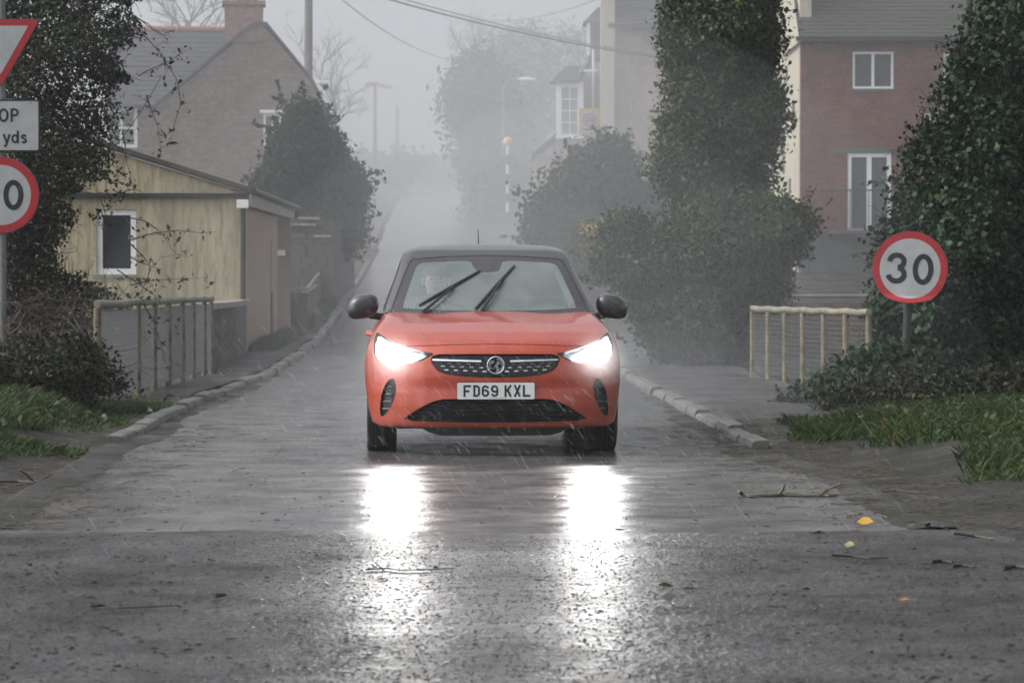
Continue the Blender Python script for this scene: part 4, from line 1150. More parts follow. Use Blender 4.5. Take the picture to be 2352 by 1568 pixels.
# ---------------------------------------------------------------- roadside inn with the bay window (right, in the mist)
IY = 104.0
inn = empty('bay_window_house', (4.2, IY, 2.7)); tag(inn, 'misty pinkish brick house with white upstairs bay window', 'house')
def li(x, y, Y=IY):
    p = at(x, y, Y); return (p.x - 4.2, p.z - 2.7)
a, b2 = li(1412, 640), li(1560, 52)
MB().box(a[0], b2[0] + 3, 0, 9, -.6, b2[1]).build('wall', M_PINKBRICK, inn)
e_0 = b2[1]
rpit = R(44)
vsx = (a[0] - .25, b2[0] + 3)
mb = MB(); mb.add([(vsx[0], -.3, e_0 - .1), (vsx[1], -.3, e_0 - .1), (vsx[1], 4.2, e_0 + 4.1), (vsx[0], 4.2, e_0 + 4.1), (vsx[0], 8.8, e_0 - .1), (vsx[1], 8.8, e_0 - .1)], [(0, 1, 2, 3), (3, 2, 5, 4), (0, 3, 4), (1, 5, 2)]); mb.build('roof', M_SLATE, inn)
tiles(inn, vsx[0], li(1560, 40)[0], -.34, e_0 - .10, R(43), 8, .30, .22, M_SLATE, 'slate')
MB().box(vsx[0], vsx[1], -.42, -.33, e_0 - .22, e_0 - .12).build('gutter', M_DPIPE, inn)
p0, p1 = li(1380, 640, IY - .4), li(1413, -60, IY - .4)
MB().box(p0[0], p1[0] - .02, -.35, .3, -.6, p1[1]).build('chimney_breast', M_PALE, inn)
# road side: set-back wall, bay with tiled cap, dormer, downpipe
q0, q1 = li(1338, 640, IY + 1), li(1382, 178, IY + 1)
MB().box(q0[0], q1[0], 1.0, 8, -.6, q1[1]).build('side_range', M_PINKBRICK, inn)
q2, q3 = li(1340, 178, IY + 1), li(1384, 110, IY + 1)
mb = MB(); mb.add([(q2[0] - .15, .9, q2[1] - .05), (q3[0], .9, q3[1]), (q3[0], 6, q3[1]), (q2[0] - .15, 6, q2[1] - .05), (q2[0] - .15, .9, q2[1] + .1), (q3[0], .9, q3[1] + .15), (q3[0], 6, q3[1] + .15), (q2[0] - .15, 6, q2[1] + .1)],
                  [(0, 1, 2, 3), (7, 6, 5, 4), (0, 4, 5, 1), (1, 5, 6, 2), (2, 6, 7, 3), (3, 7, 4, 0)]); mb.build('side_roof', M_SLATE, inn)
d0, d1 = li(1352, 122, IY + 1.5), li(1384, 55, IY + 1.5)
MB().box(d0[0], d1[0], 1.5, 3.2, d0[1] - .2, d1[1]).build('dormer', M_DPIPE, inn)
MB().box(d0[0] - .08, d0[0] + .05, 1.4, 1.5, d0[1] - .1, d1[1]).build('dormer_post', M_WHITE, inn)
mb = MB(); mb.add([(d0[0] - .2, 1.3, d1[1] + .02), (d1[0], 1.3, d1[1] + .02), (d1[0], 2.4, d1[1] + .65), (d0[0] + .35, 2.4, d1[1] + .65), (d0[0] - .2, 3.4, d1[1] + .02), (d1[0], 3.4, d1[1] + .02)], [(0, 1, 2, 3), (3, 2, 5, 4), (0, 3, 4), (1, 5, 2), (0, 4, 5, 1)]); mb.build('dormer_roof', M_SLATE, inn)
b0, b1 = li(1279, 312), li(1340, 190)
bay = empty('bay_window'); bay.parent = inn
MB().box(b0[0] - .03, b1[0], -.02, 1.0, b0[1] - .1, b0[1] + .06).build('sill', M_WHITE, bay)
MB().box(b0[0], b0[0] + .16, 0, 1.0, b0[1] + .06, b1[1]).build('jamb', M_WHITE, bay); MB().box(b1[0] - .20, b1[0], 0, 1.0, b0[1] + .06, b1[1]).build('jamb', M_WHITE, bay)
MB().box(b0[0] + .16, b1[0] - .20, 0, 1.0, b1[1] - .18, b1[1]).build('head', M_WHITE, bay)
g0, g1, h0, h1 = b0[0] + .16, b1[0] - .20, b0[1] + .06, b1[1] - .18
for c in range(2):
    for r_ in range(4):
        MB().box(g0 + (g1 - g0) * c / 2 + .02, g0 + (g1 - g0) * (c + 1) / 2 - .02, .06, .08, h0 + (h1 - h0) * r_ / 4 + .02, h0 + (h1 - h0) * (r_ + 1) / 4 - .02).build('pane', plain('net_curtain_pane', (.30, .31, .33), .2), bay)
mb = MB(); mb.box((g0 + g1) / 2 - .018, (g0 + g1) / 2 + .018, .03, .058, h0, h1)
for r_ in range(1, 4): mb.box(g0, (g0 + g1) / 2 - .019, .034, .058, h0 + (h1 - h0) * r_ / 4 - .017, h0 + (h1 - h0) * r_ / 4 + .017); mb.box((g0 + g1) / 2 + .019, g1, .034, .058, h0 + (h1 - h0) * r_ / 4 - .017, h0 + (h1 - h0) * r_ / 4 + .017)
mb.build('glazing_bars', M_WHITE, bay)
t0, t1 = li(1263, 190), li(1332, 148)
mb = MB(); mb.add([(t0[0], -.2, t0[1]), (t1[0], -.2, t0[1]), (t1[0], .9, t1[1]), (t0[0] + .6, .9, t1[1]), (t0[0], 1.1, t0[1]), (t1[0], 1.1, t0[1])], [(0, 1, 2, 3), (0, 3, 4), (1, 5, 2), (0, 4, 5, 1), (2, 5, 4, 3)]); mb.build('bay_roof', M_SLATE, inn)
l0, l1 = li(1228, 640), li(1342, 312)
MB().box(b0[0] - .05, q0[0] + .1, .15, 7, -.6, b0[1] - .1).build('bay_base', M_PINKBRICK, inn)
r0, r1 = li(1222, 352), li(1282, 302)
MB().box(r0[0] + .12, b0[0] - .06, .3, 7, -.6, r0[1] - .02).build('lean_to_wall', M_PINKBRICK, inn)
mb = MB(); mb.add([(r0[0], .1, r0[1]), (r1[0], .1, r1[1]), (r1[0], 7, r1[1]), (r0[0], 7, r0[1]), (r0[0], .1, r0[1] - .1), (r1[0], .1, r1[1] - .1), (r1[0], 7, r1[1] - .1), (r0[0], 7, r0[1] - .1)], [(0, 1, 2, 3), (7, 6, 5, 4), (0, 4, 5, 1), (1, 5, 6, 2), (2, 6, 7, 3), (3, 7, 4, 0)]); mb.build('lean_to_roof', M_SLATE, inn)
w0 = li(1364, 262); w1 = li(1364, 110)
MB().tube([(w0[0], .9, w0[1]), (w0[0], .9, w1[1])], .045, 8).build('drainpipe', M_WHITE, inn, True)
MB().box(w0[0] - .35, w0[0] + .12, .85, .97, li(1364, 162)[1], li(1364, 156)[1]).build('hopper', M_WHITE, inn)

# ---------------------------------------------------------------- red brick house, right
RY = 75.0
rh = empty('red_brick_house', (7.26, RY, .9)); tag(rh, 'three storey red brick house with slate roof and white French doors', 'house')
def lr(x, y, Y=RY):
    p = at(x, y, Y); return (p.x - 7.26, p.z - .9)
W0, W1 = lr(1957, 205), lr(2051, 120); V0, V1 = lr(2165, 210), lr(2259, 125); D0, D1 = lr(1946, 533), lr(2046, 352)
zt = lr(1900, 92)[1]; zb = lr(1900, 541)[1]
wall_with_holes('front_wall', [(0, zb), (8.5, zb), (8.5, zt), (0, zt)], [(W0[0], W1[0], W0[1], W1[1]), (V0[0], V1[0], V0[1], V1[1]), (D0[0], D1[0], D0[1], D1[1])], 0, .3, M_REDBRICK, rh)
MB().box(-.01, 8.5, -.05, .3, -2.2, zb - .01).build('rendered_base', M_GREYR, rh)
MB().box(0.004, .30, .31, 9, -2.2, zt + 2.6).build('end_wall', M_PALE, rh)
for k, (yy, z0, z1) in enumerate(((1.2, 1.0, 1.6), (2.6, 2.6, 3.0), (1.6, 4.2, 4.9), (3.6, 5.6, 6.0), (4.4, 3.2, 4.4))):
    MB().box(-.02, .002, yy, yy + .45, z0, z1).build('stain_patch' if 0 else 'wall_block', M_GREYR, rh)
for (A, B, c) in ((W0, W1, 2), (V0, V1, 2)):
    window(rh, A[0], B[0], A[1], B[1], .06, c, 1, .06, sill=M_GREYR, glass=M_GREYGLASS)
dr = window(rh, D0[0], D1[0], D0[1], D1[1], .06, 2, 1, .10, name='french_doors', glass=M_GREYGLASS)
MB().box(D0[0] - .35, D1[0] + .35, -.02, .05, D1[1] + .01, D1[1] + .13).build('lintel', M_GREYR, rh)
# juliet balcony rail
jx0, jx1 = lr(1886, 437)[0], lr(2075, 437)[0]; jz0, jz1 = lr(1900, 530)[1], lr(1900, 438)[1]
rail = empty('balcony_rail'); rail.parent = rh
MB().tube([(jx0, -.35, jz1), (jx1, -.35, jz1)], .022, 6).build('handrail', M_DPIPE, rail); MB().tube([(jx0, -.35, jz0 + .04), (jx1, -.35, jz0 + .04)], .016, 6).build('bottom_rail', M_DPIPE, rail)
MB().tube([(jx0, -.35, jz1), (jx0, 0, jz1)], .018, 6).build('side_rail', M_DPIPE, rail)
k = 0
while jx0 + k * .115 < jx1:
    xx = jx0 + k * .115
    MB().box(xx - .009, xx + .009, -.36, -.342, jz0 + .04, jz1).build('bar', M_DPIPE, rail); k += 1
MB().box(jx0 - .02, jx1 + .02, -.42, -.05, jz0 - .08, jz0 + .01).build('balcony_slab', M_GREYR, rh)
f0, f1 = lr(2122, 300), lr(2190, 262)
MB().box(f0[0], f1[0], -.25, -.0, f0[1], f1[1]).build('vent_box', M_PALE, rh)
MB().box(-.15, 8.6, -.32, -.2, zt - .06, zt + .05).build('gutter', M_DPIPE, rh)
MB().box(-.02, 8.5, -.2, .0, zt - .04, zt - .001).build('soffit', M_DPIPE, rh)
pr = R(40); mb = MB(); mb.add([(-.08, -.28, zt + .03), (8.6, -.28, zt + .03), (8.6, 4.4, zt + .03 + 4.68 * math.tan(pr)), (-.08, 4.4, zt + .03 + 4.68 * math.tan(pr)), (-.08, 9.1, zt + .03), (8.6, 9.1, zt + .03)], [(0, 1, 2, 3), (3, 2, 5, 4)])
mb.build('roof', M_MOSSTILE, rh)
tiles(rh, -.08, 4.9, -.30, zt + .03, pr, 13, .27, .165, M_MOSSTILE)
MB().box(-.10, -.02, -.25, 4.4, zt - .1, zt + .05).build('verge', M_PALE, rh)
MB().tube([lr(1858, 690, RY - .1)[:1] + (-.12,) + (-1.2,), lr(1858, 690, RY - .1)[:1] + (-.12,) + (zb,)], .03, 6).build('drainpipe', M_DPIPE, rh)
# parapet and pipe rail on the far bank
pw = empty('bank_wall', (3.9, 46, 0)); tag(pw, 'brown brick bank wall with pipe rail behind the right railing', 'wall')
MB().box(0, 9, 0, .3, -.4, at(1800, 693, 46).z).build('wall_body', M_BROWNBRICK, pw)
zr = at(1800, 680, 46).z
MB().tube([(.05, .1, zr), (9, .1, zr)], .028, 8).build('pipe_rail', M_POLE, pw)
for k in range(4): MB().tube([(.3 + k * 2.2, .1, .6), (.3 + k * 2.2, .1, zr)], .02, 6).build('rail_post', M_POLE, pw)

# ---------------------------------------------------------------- bridge railings
M_RAIL = plain('lichen_yellow_painted_rail', (.25, .215, .13), .65, var=.35, scale=9, c2=(.075, .062, .036))
M_RAILTOP = plain('dirty_cream_rail_top', (.30, .28, .215), .6, var=.2, scale=9, c2=(.11, .10, .07))
M_WIRE = plain('galvanised_wire_mesh', (.22, .22, .21), .45, var=.1)
def railing(name, pts, h, label, first_gap=1):
    root = empty(name, pts[0]); o = Vector(pts[0]); tag(root, label, 'railing', 'bridge railings')
    P = [Vector(p) - o for p in pts]
    for i, p in enumerate(P):
        rr = .034
        MB().tube([p + Vector((0, 0, -.15)), p + Vector((0, 0, h - .035))], rr, 10).build('post', M_RAIL, root, True)
    for i in range(len(P) - 1):
        a, b = P[i], P[i + 1]; up = Vector((0, 0, h))
        mid = (a + b) / 2 + up - Vector((0, 0, .012))
        MB().tube([a + up, mid, b + up], .036, 10).build('top_rail', M_RAILTOP, root, True)
        # woven mesh panel: two sets of slanting wires
        d = (b - a); L = d.length; e = d.normalized(); mb = MB(); hh = h - .12; sp = .055
        k = -int(hh / sp) - 1
        nrm = Vector((e.y, -e.x, 0))
        for fam in (1, -1):
            for j in range(-int(hh * 1.0 / sp) - 2, int(L / sp) + 2):
                x0 = j * sp; x1 = x0 + hh * .55
                lo, hi = max(0, -x0 / (x1 - x0)), min(1, (L - x0) / (x1 - x0))
                if hi - lo < .02: continue
                q0 = x0 + (x1 - x0) * lo; q1 = x0 + (x1 - x0) * hi
                z0, z1 = .05 + hh * lo, .05 + hh * hi
                if fam < 0: q0, q1 = L - q0, L - q1
                A = a + e * q0 + Vector((0, 0, z0)) + nrm * .003 * fam; B = a + e * q1 + Vector((0, 0, z1)) + nrm * .003 * fam
                mb.tube([A, B], .0044, 3, False)
        mb.build('mesh_panel', M_WIRE, root)
    return root
ly = [26.0, 28.8, 30.1, 31.4, 32.7, 33.8, 35.0, 35.8]
railing('bridge_railing', [(-3.62, y, .10 + .0 * y) for y in ly], .90, 'cream mesh railing with rounded end post beside the low brick wall')
rp_ = [(1729, 34.4), (1765, 33.6), (1804, 32.9), (1845, 32.1), (1893, 31.3), (1943, 30.5), (1996, 29.8)]
railing('bridge_railing', [(((x - 1176) / FV * y), y, .09) for x, y in rp_], .80, 'cream mesh railing running into the ivy behind the 30 sign')

# ---------------------------------------------------------------- road signs
def mat_sign(name, c, rough=.35):
    return plain(name, c, rough, var=.13, scale=3.5)
M_SRED = mat_sign('sign_red', (.42, .016, .022)); M_SWHITE = mat_sign('sign_white', (.43, .45, .45)); M_SBLACK = mat_sign('sign_black', (.012, .012, .014)); M_SBACK = mat_sign('sign_grey_back', (.10, .105, .105), .6)
def disc(mb, r, y0, y1, n=56, bend=None, r_in=0.0, a=None):
    """round plate facing -y; bend(z) gives a forward shift of its lower edge"""
    nr = 14; V = []; F = []
    bend = bend or (lambda x, z: (0, 0))
    for side, yy in ((0, y0), (1, y1)):
        for i in range(nr + 1):
            rr = r_in + (r - r_in) * i / nr
            for k in range(n):
                t = 2 * math.pi * k / n; x, z = rr * math.cos(t), rr * math.sin(t); dy, dz = bend(x, z); V.append((x, yy + dy, z + dz))
    m = (nr + 1) * n
    for s in (0, 1):
        for i in range(nr):
            for k in range(n):
                k2 = (k + 1) % n; q = (s * m + i * n + k, s * m + i * n + k2, s * m + (i + 1) * n + k2, s * m + (i + 1) * n + k); F.append(q if s == 0 else q[::-1])
    for k in range(n):
        k2 = (k + 1) % n; F.append((nr * n + k2, nr * n + k, m + nr * n + k, m + nr * n + k2))
        if r_in: F.append((k, k2, m + k2, m + k))
    mb.add(V, F)
def digit_path(ch):
    # unit height 1, centred; strokes as centre lines with width .18
    if ch == '0': return [([(p[0], p[1]) for p in arc(0, 0, .245, .41, 0, 360, 28)][:-1], True)]
    if ch == '3': return [([(-.255, .20)] + arc(-.015, .215, .225, .195, 170, 0, 10)[1:] + arc(-.015, .215, .225, .20, 0, -80, 6)[1:], False), (arc(-.015, -.195, .25, .215, 80, -172, 14), False)]
    return []
def sign_digits(root, txt, h, y, cx=0.0, cz=0.0, gap=.76, wd=.165):
    x = cx - h * gap * (len(txt) - 1) / 2
    for ch in txt:
        mb = MB()
        for j, (pth, cl) in enumerate(digit_path(ch)): stroke(mb, [(x + a * h, cz + b * h) for a, b in pth], h * wd, y - .002 - .0005 * j, y, cl)
        mb.build('digit', M_SBLACK, root); x += h * gap
# -- right: 30 sign with its bottom edge bent forward
SY = 29.8
p = at(2089, 617, SY); p.x -= .055
rs = empty('speed_limit_sign', (p.x, SY, gz(p.x, SY))); rs.rotation_euler = (R(-1), R(3), R(-8)); tag(rs, 'round 30 speed limit sign with bent lower edge in front of ivy', 'sign')
hz = p.z - rs.location.z
hd = empty('disc', (0, -.06, hz)); hd.parent = rs
def bend_(x, z):
    zb_ = -.285
    if z > zb_: return (0, 0)
    t = zb_ - z; return (-t * 1.05, t * .35)
mb = MB(); disc(mb, .375, .004, .016, bend=bend_); mb.build('back_plate', M_SBACK, hd, True)
mb = MB(); disc(mb, .372, -.003, .003, bend=bend_, r_in=.302); mb.build('red_ring', M_SRED, hd, True)
mb = MB(); disc(mb, .3015, -.003, .003, bend=bend_); mb.build('white_face', M_SWHITE, hd, True)
sign_digits(hd, '30', .315, -.004, 0, .0, .82)
for k in range(8):
    a = R(22 + 45 * k); 
    if -.33 * 1 < .33 * math.sin(a) < -.25: continue
    mb = MB(); mb.lathe([(0, -.006), (.006, -.0055), (.007, -.002)], 8, (.338 * math.cos(a), 0, .338 * math.sin(a)), 'y'); mb.build('rivet', M_POLE, hd)
MB().tube([(0, 0, -.2), (.0, .0, hz + .25)], .042, 12).build('post', plain('dark_mossy_post', (.03, .033, .026), .6, var=.3), rs, True)
# -- left: give way triangle, distance plate and speed disc on one post
LY = 29.7
p = at(4.5, 448.5, LY)
ls = empty('sign_post', (p.x, LY, gz(p.x, LY))); tag(ls, 'grey post with triangle, STOP plate and speed limit disc at hedge', 'sign')
zb = ls.location.z
MB().tube([(0, .03, -.2), (0, .03, at(0, 20, LY).z - zb + .2)], .041, 14).build('post', M_POLE, ls, True)
hd = empty('disc', (0, -.04, p.z - zb)); hd.parent = ls
mb = MB(); disc(mb, .382, .004, .012); mb.build('back_plate', M_SBACK, hd, True)
mb = MB(); disc(mb, .376, -.003, .003, r_in=.300); mb.build('red_ring', M_SRED, hd, True)
mb = MB(); disc(mb, .2995, -.003, .003); mb.build('white_face', M_SWHITE, hd, True)
sign_digits(hd, '30', .305, -.004, 0, 0.0, .82)
def round_rect(w_, h_, r_):
    P = []
    for (sx, sz, a0) in ((1, 1, 0), (-1, 1, 90), (-1, -1, 180), (1, -1, 270)): P += arc(sx * (w_ / 2 - r_), sz * (h_ / 2 - r_), r_, r_, a0, a0 + 90, 5)
    return P
z1, z0 = at(0, 230, LY).z - zb, at(0, 350, LY).z - zb
pl = empty('distance_plate', (0, -.04, (z0 + z1) / 2)); pl.parent = ls
pw_, ph_ = .785, z1 - z0
MB().prism(round_rect(pw_, ph_, .03), .002, .012).build('border', M_SBLACK, pl)
MB().prism(round_rect(pw_ - .036, ph_ - .036, .018), -.002, .0018).build('face', M_SWHITE, pl)
# letters: unit cap height 1; x advance given
LET = {
 'S': (.62, [([(.50, .80)] + arc(.29, .745, .20, .175, 25, 255, 8) + arc(.31, .255, .20, .185, 75, -155, 9), False)]),
 'T': (.56, [([(.28, 0), (.28, 1)], False), ([(.0, .92), (.56, .92)], False)]),
 'O': (.78, [(arc(.37, .5, .29, .42, 0, 360, 24)[:-1], True)]),
 'P': (.62, [([(.09, 0), (.09, 1)], False), ([(.10, .92), (.32, .92)] + arc(.32, .70, .21, .22, 90, -90, 8) + [(.10, .48)], False)]),
 '1': (.42, [([(.26, 0), (.26, 1)], False), ([(.26, .93), (.08, .80)], False)]),
 '0': (.68, [(arc(.32, .5, .24, .42, 0, 360, 22)[:-1], True)]),
 'y': (.56, [([(.04, .72), (.28, .06)], False), ([(.52, .72), (.22, -.20), (.06, -.24)], False)]),
 'd': (.64, [(arc(.28, .36, .21, .28, 0, 360, 20)[:-1], True), ([(.51, 0), (.51, 1)], False)]),
 's': (.50, [([(.42, .60)] + arc(.25, .525, .15, .125, 25, 255, 7) + arc(.26, .20, .165, .135, 75, -155, 8), False)]),
}
def sign_text(root, s, h, cx, cz, y, wd=.165):
    tot = sum(LET[c][0] + .10 if c != ' ' else .38 for c in s) - .10
    x = cx - tot * h / 2
    for c in s:
        if c == ' ': x += .38 * h; continue
        mb = MB()
        for j, (pth, cl) in enumerate(LET[c][1]): stroke(mb, [(x + a * h, cz + b * h - h / 2) for a, b in pth], h * wd, y - .002 - .0004 * j, y, cl)
        mb.build('letter', M_SBLACK, root); x += (LET[c][0] + .10) * h
sign_text(pl, 'STOP', .135, -.012, ph_ * .20, -.0025)
sign_text(pl, '100 yds', .125, -.01, -ph_ * .215, -.0025)
for sx in (-1, 1):
    for sz in (-1, 1): MB().lathe([(0, -.006), (.005, -.0055), (.006, -.002)], 8, (sx * .30, 0, sz * (ph_ / 2 - .035)), 'y').build('rivet', M_POLE, pl)
zt = at(0, 47, LY).z - zb
tri = empty('triangle_plate', (0, -.04, zt)); tri.parent = ls
def tri_pts(hw, top, r_):
    hgt = hw * 1.732; C = [Vector((-hw, -top)), Vector((hw, -top)), Vector((0, -top - hgt))]; P = []
    for i in range(3):
        a, b, c = C[i - 1], C[i], C[(i + 1) % 3]; u = (a - b).normalized(); v = (c - b).normalized(); q = r_ * 1.732
        p0, p1 = b + u * q, b + v * q
        cc = b + (u + v).normalized() * (2 * r_)
        for k in range(6):
            t = k / 5; d = (p0.lerp(p1, t) - cc).normalized(); P.append(tuple(cc + d * r_))
    return P
MB().prism(tri_pts(.400, -.004, .035), .004, .014).build('back_plate', M_SBACK, tri)
MB().prism(tri_pts(.392, 0, .034), -.002, .0035).build('red_border', M_SRED, tri)
MB().prism(tri_pts(.280, .064, .008), -.005, -.0025).build('white_face', M_SWHITE, tri)

# ---------------------------------------------------------------- poles, beacon, lamps, wires
def thing_mesh(mb, name, m, label, cat, group=None, smooth=True):
    o = mb.build(name, m, None, smooth); return tag(o, label, cat, group)
TY = 97.0
p0, p1 = at(708, 320, TY), at(712, -60, TY)
tp = empty('telegraph_pole', (p0.x, TY, 2.4)); tag(tp, 'tall wooden telegraph pole behind the gabled house', 'pole')
MB().tube([(0, 0, -.6), (.03, 0, p1.z - 2.4)], [.16, .13], 10).build('pole', M_WOOD, tp, True)
MB().box(-.5, .5, -.06, .06, p1.z - 2.7, p1.z - 2.58).build('crossarm', M_WOOD, tp)
BYY = 110.0
bp = at(1166, 510, BYY)
bc = empty('belisha_beacon', (bp.x, BYY, bp.z)); tag(bc, 'black and white banded crossing beacon with amber globe', 'beacon')
hh = at(1166, 334, BYY).z - bp.z
for k in range(8):
    MB().tube([(0, 0, hh * k / 8), (0, 0, hh * (k + 1) / 8 - .004)], .055, 12).build('band', M_WHITE if k % 2 else M_SBLACK, bc, True)
mb = MB(); mb.lathe([(.17 * math.sin(R(a)), hh + .14 - .17 * math.cos(R(a))) for a in range(10, 181, 17)], 20); mb.build('globe', plain('amber_globe', (.80, .58, .28), .4, var=.02), bc, True)
for (x, yt, yb, Y, lab, nm) in ((862, 190, 420, 165, 'far lamp post topped by a blown reddish banner', 'banner_post'), (913, 243, 400, 185, 'shorter bare pole beyond the crossing in the mist', 'pole')):
    a, b = at(x, yb, Y), at(x, yt, Y); r_ = empty(nm, a); tag(r_, lab, 'pole')
    MB().tube([(0, 0, -1), b - a], [.12, .09], 8).build('shaft', M_WOOD, r_, True)
    if nm == 'banner_post':
        mb = MB(); V = []; F = []
        for i in range(9):
            t = i / 8; x_ = -.55 + 1.5 * t; dz = .18 * math.sin(t * 5) - .1 * t
            V += [(x_, .12 * math.sin(t * 6), (b - a).z - .05 + dz * .5), (x_, .12 * math.sin(t * 6 + 1), (b - a).z - .34 + dz * .5 + .12 * t)]
        for i in range(8): F.append((2 * i, 2 * i + 2, 2 * i + 3, 2 * i + 1))
        mb.add(V, F); mb.build('banner', plain('faded_red_cloth', (.34, .13, .10), .7), r_)
sp = at(1155, 480, 125); r_ = empty('street_lamp', sp); tag(r_, 'thin street lamp with short arm in front of misty trees', 'street lamp')
tpz = at(1155, 186, 125).z - sp.z
MB().tube([(0, 0, -.5), (0, 0, tpz - .3), (.25, 0, tpz + .02), (.7, 0, tpz + .06)], [.07, .05, .035, .03], 8).build('column', M_POLE, r_, True)
MB().tube([(.65, 0, tpz + .06), (.95, 0, tpz + .07), (1.35, 0, tpz + .05)], [.05, .09, .04], 8).build('lantern', M_WHITE, r_, True)
sp = at(742, 520, 120); r_ = empty('street_lamp', sp); tag(r_, 'street lamp whose pale arms show right of the gable roof', 'street lamp')
tz = at(742, 193, 120).z - sp.z
MB().tube([(-1.2, 0, -1), (-1.2, 0, tz), (-.3, 0, tz + .05)], .05, 8).build('column', M_POLE, r_, True)
MB().tube([(-.3, 0, tz + .05), (.3, 0, tz + .06)], [.07, .05], 8).build('lantern', M_WHITE, r_, True)
# school zone sign in its yellow frame
ZY = 96.0; zp = at(1354, 281, ZY); zg = 2.2
zs = empty('zone_sign', (zp.x, ZY, zg)); tag(zs, 'white 20 zone sign in yellow frame above the misty bush', 'sign')
zz = zp.z - zg; q = ZY / FV
MB().box(-24 * q, 24 * q, 0, .02, zz - 32 * q, zz + 31 * q).build('yellow_backing', mat_sign('sign_yellow', (.62, .40, .06)), zs)
MB().box(-18.5 * q, 18.5 * q, -.012, -.002, zz - 26 * q, zz + 25 * q).build('white_face', M_SWHITE, zs)
zc = zz + 5 * q
mb = MB(); disc(mb, 15.5 * q, -.024, -.014, r_in=12.2 * q); o = mb.build('red_ring', M_SRED, zs); o.location = (0, 0, zc)
def two(cx, h): return [(cx - .26 * h, .18 * h)] + [(cx + a, b) for a, b in arc(0, .20 * h, .24 * h, .22 * h, 170, -30, 8)] + [(cx - .25 * h, -.42 * h), (cx + .27 * h, -.42 * h)]
hq = 12 * q
mb = MB(); stroke(mb, [(a, zc + b) for a, b in two(-5.2 * q, hq)], 2.4 * q, -.022, -.014); mb.build('digit', M_SBLACK, zs)
mb = MB(); stroke(mb, [(5.4 * q + a, zc + b) for a, b in arc(0, 0, 3.2 * q, 4.9 * q, 0, 360, 18)[:-1]], 2.4 * q, -.022, -.014, True); mb.build('digit', M_SBLACK, zs)
MB().box(-13 * q, 13 * q, -.02, -.014, zz - 19 * q, zz - 15 * q).build('caption_bar', M_SBLACK, zs)
MB().tube([(0, .06, -.5), (0, .06, zz + .3)], .045, 8).build('post', M_POLE, zs, True)
# overhead wires
def wire(a, b, sag, label, r_=.018):
    a, b = Vector(a), Vector(b); pts = []
    for i in range(25):
        t = i / 24; p = a.lerp(b, t); p.z -= sag * 4 * t * (1 - t); pts.append(p)
    o = MB(); 
    base = pts[0]; o.tube([p for p in pts], r_, 5); ob = o.build('overhead_wire', M_DPIPE); tag(ob, label, 'wire', 'overhead wires')
wire(at(700, -60, 97), at(1640, 150, 90), .35, 'thickest overhead wire sloping down right across the sky', .03)
wire(at(700, -70, 97), at(1500, 128, 100), .25, 'thin overhead wire just above the thickest one', .018)
wire(at(716, -60, 97), at(1105, 142, 160), .9, 'overhead wire dropping from pole towards the misty tree', .022)
wire(at(1060, 45, 140), at(1460, -40, 110), .6, 'faint overhead wire rising to the right over the tree', .018)
short = at(792, 678, 70); 
MB_ = MB(); MB_.tube([(short.x, 70, short.z - .3), (short.x, 70, at(792, 595, 70).z)], .05, 8); thing_mesh(MB_, 'marker_post', M_DPIPE, 'short dark post on the footway under the conifer', 'post')
# ================================================================ vegetation
def mat_leaf(name, cols, rough=.38, trans=.12):
    m, t, b = new_mat(name)
    at_ = N(t, 'ShaderNodeAttribute'); at_.attribute_name = 'tint'
    r = ramp(t, at_.outputs['Fac'], [(i / (len(cols) - 1), c) for i, c in enumerate(cols)])
    n = noise(t, .9, 3); rr = ramp(t, n.outputs['Fac'], [(.3, .75), (.7, 1.25)])
    c = mixc(t, 1, r.outputs[0], rr.outputs[0], 'MULTIPLY')
    t.links.new(c, b.inputs['Base Color']); b.inputs['Roughness'].default_value = rough + .08; b.inputs['Specular IOR Level'].default_value = .2
    tl = N(t, 'ShaderNodeBsdfTranslucent'); t.links.new(c, tl.inputs[0])
    mx = N(t, 'ShaderNodeMixShader'); mx.inputs[0].default_value = trans
    t.links.new(b.outputs[0], mx.inputs[1]); t.links.new(tl.outputs[0], mx.inputs[2])
    t.links.new(mx.outputs[0], t.nodes['Material Output'].inputs[0]); return m
def raw_mesh(name, V, F, m, parent=None, tint=None):
    """triangles/quads straight from arrays"""
    me = bpy.data.meshes.new(name); k = F.shape[1]
    me.vertices.add(len(V)); me.vertices.foreach_set('co', np.ascontiguousarray(V, dtype=np.float32).ravel())
    me.loops.add(F.size); me.loops.foreach_set('vertex_index', F.astype(np.int32).ravel())
    me.polygons.add(len(F)); me.polygons.foreach_set('loop_start', np.arange(0, F.size, k, dtype=np.int32))
    me.materials.append(m)
    if tint is not None:
        a = me.attributes.new('tint', 'FLOAT', 'POINT'); a.data.foreach_set('value', np.ascontiguousarray(tint, dtype=np.float32))
    me.update(calc_edges=True); me.validate()
    return link(bpy.data.objects.new(name, me), parent)
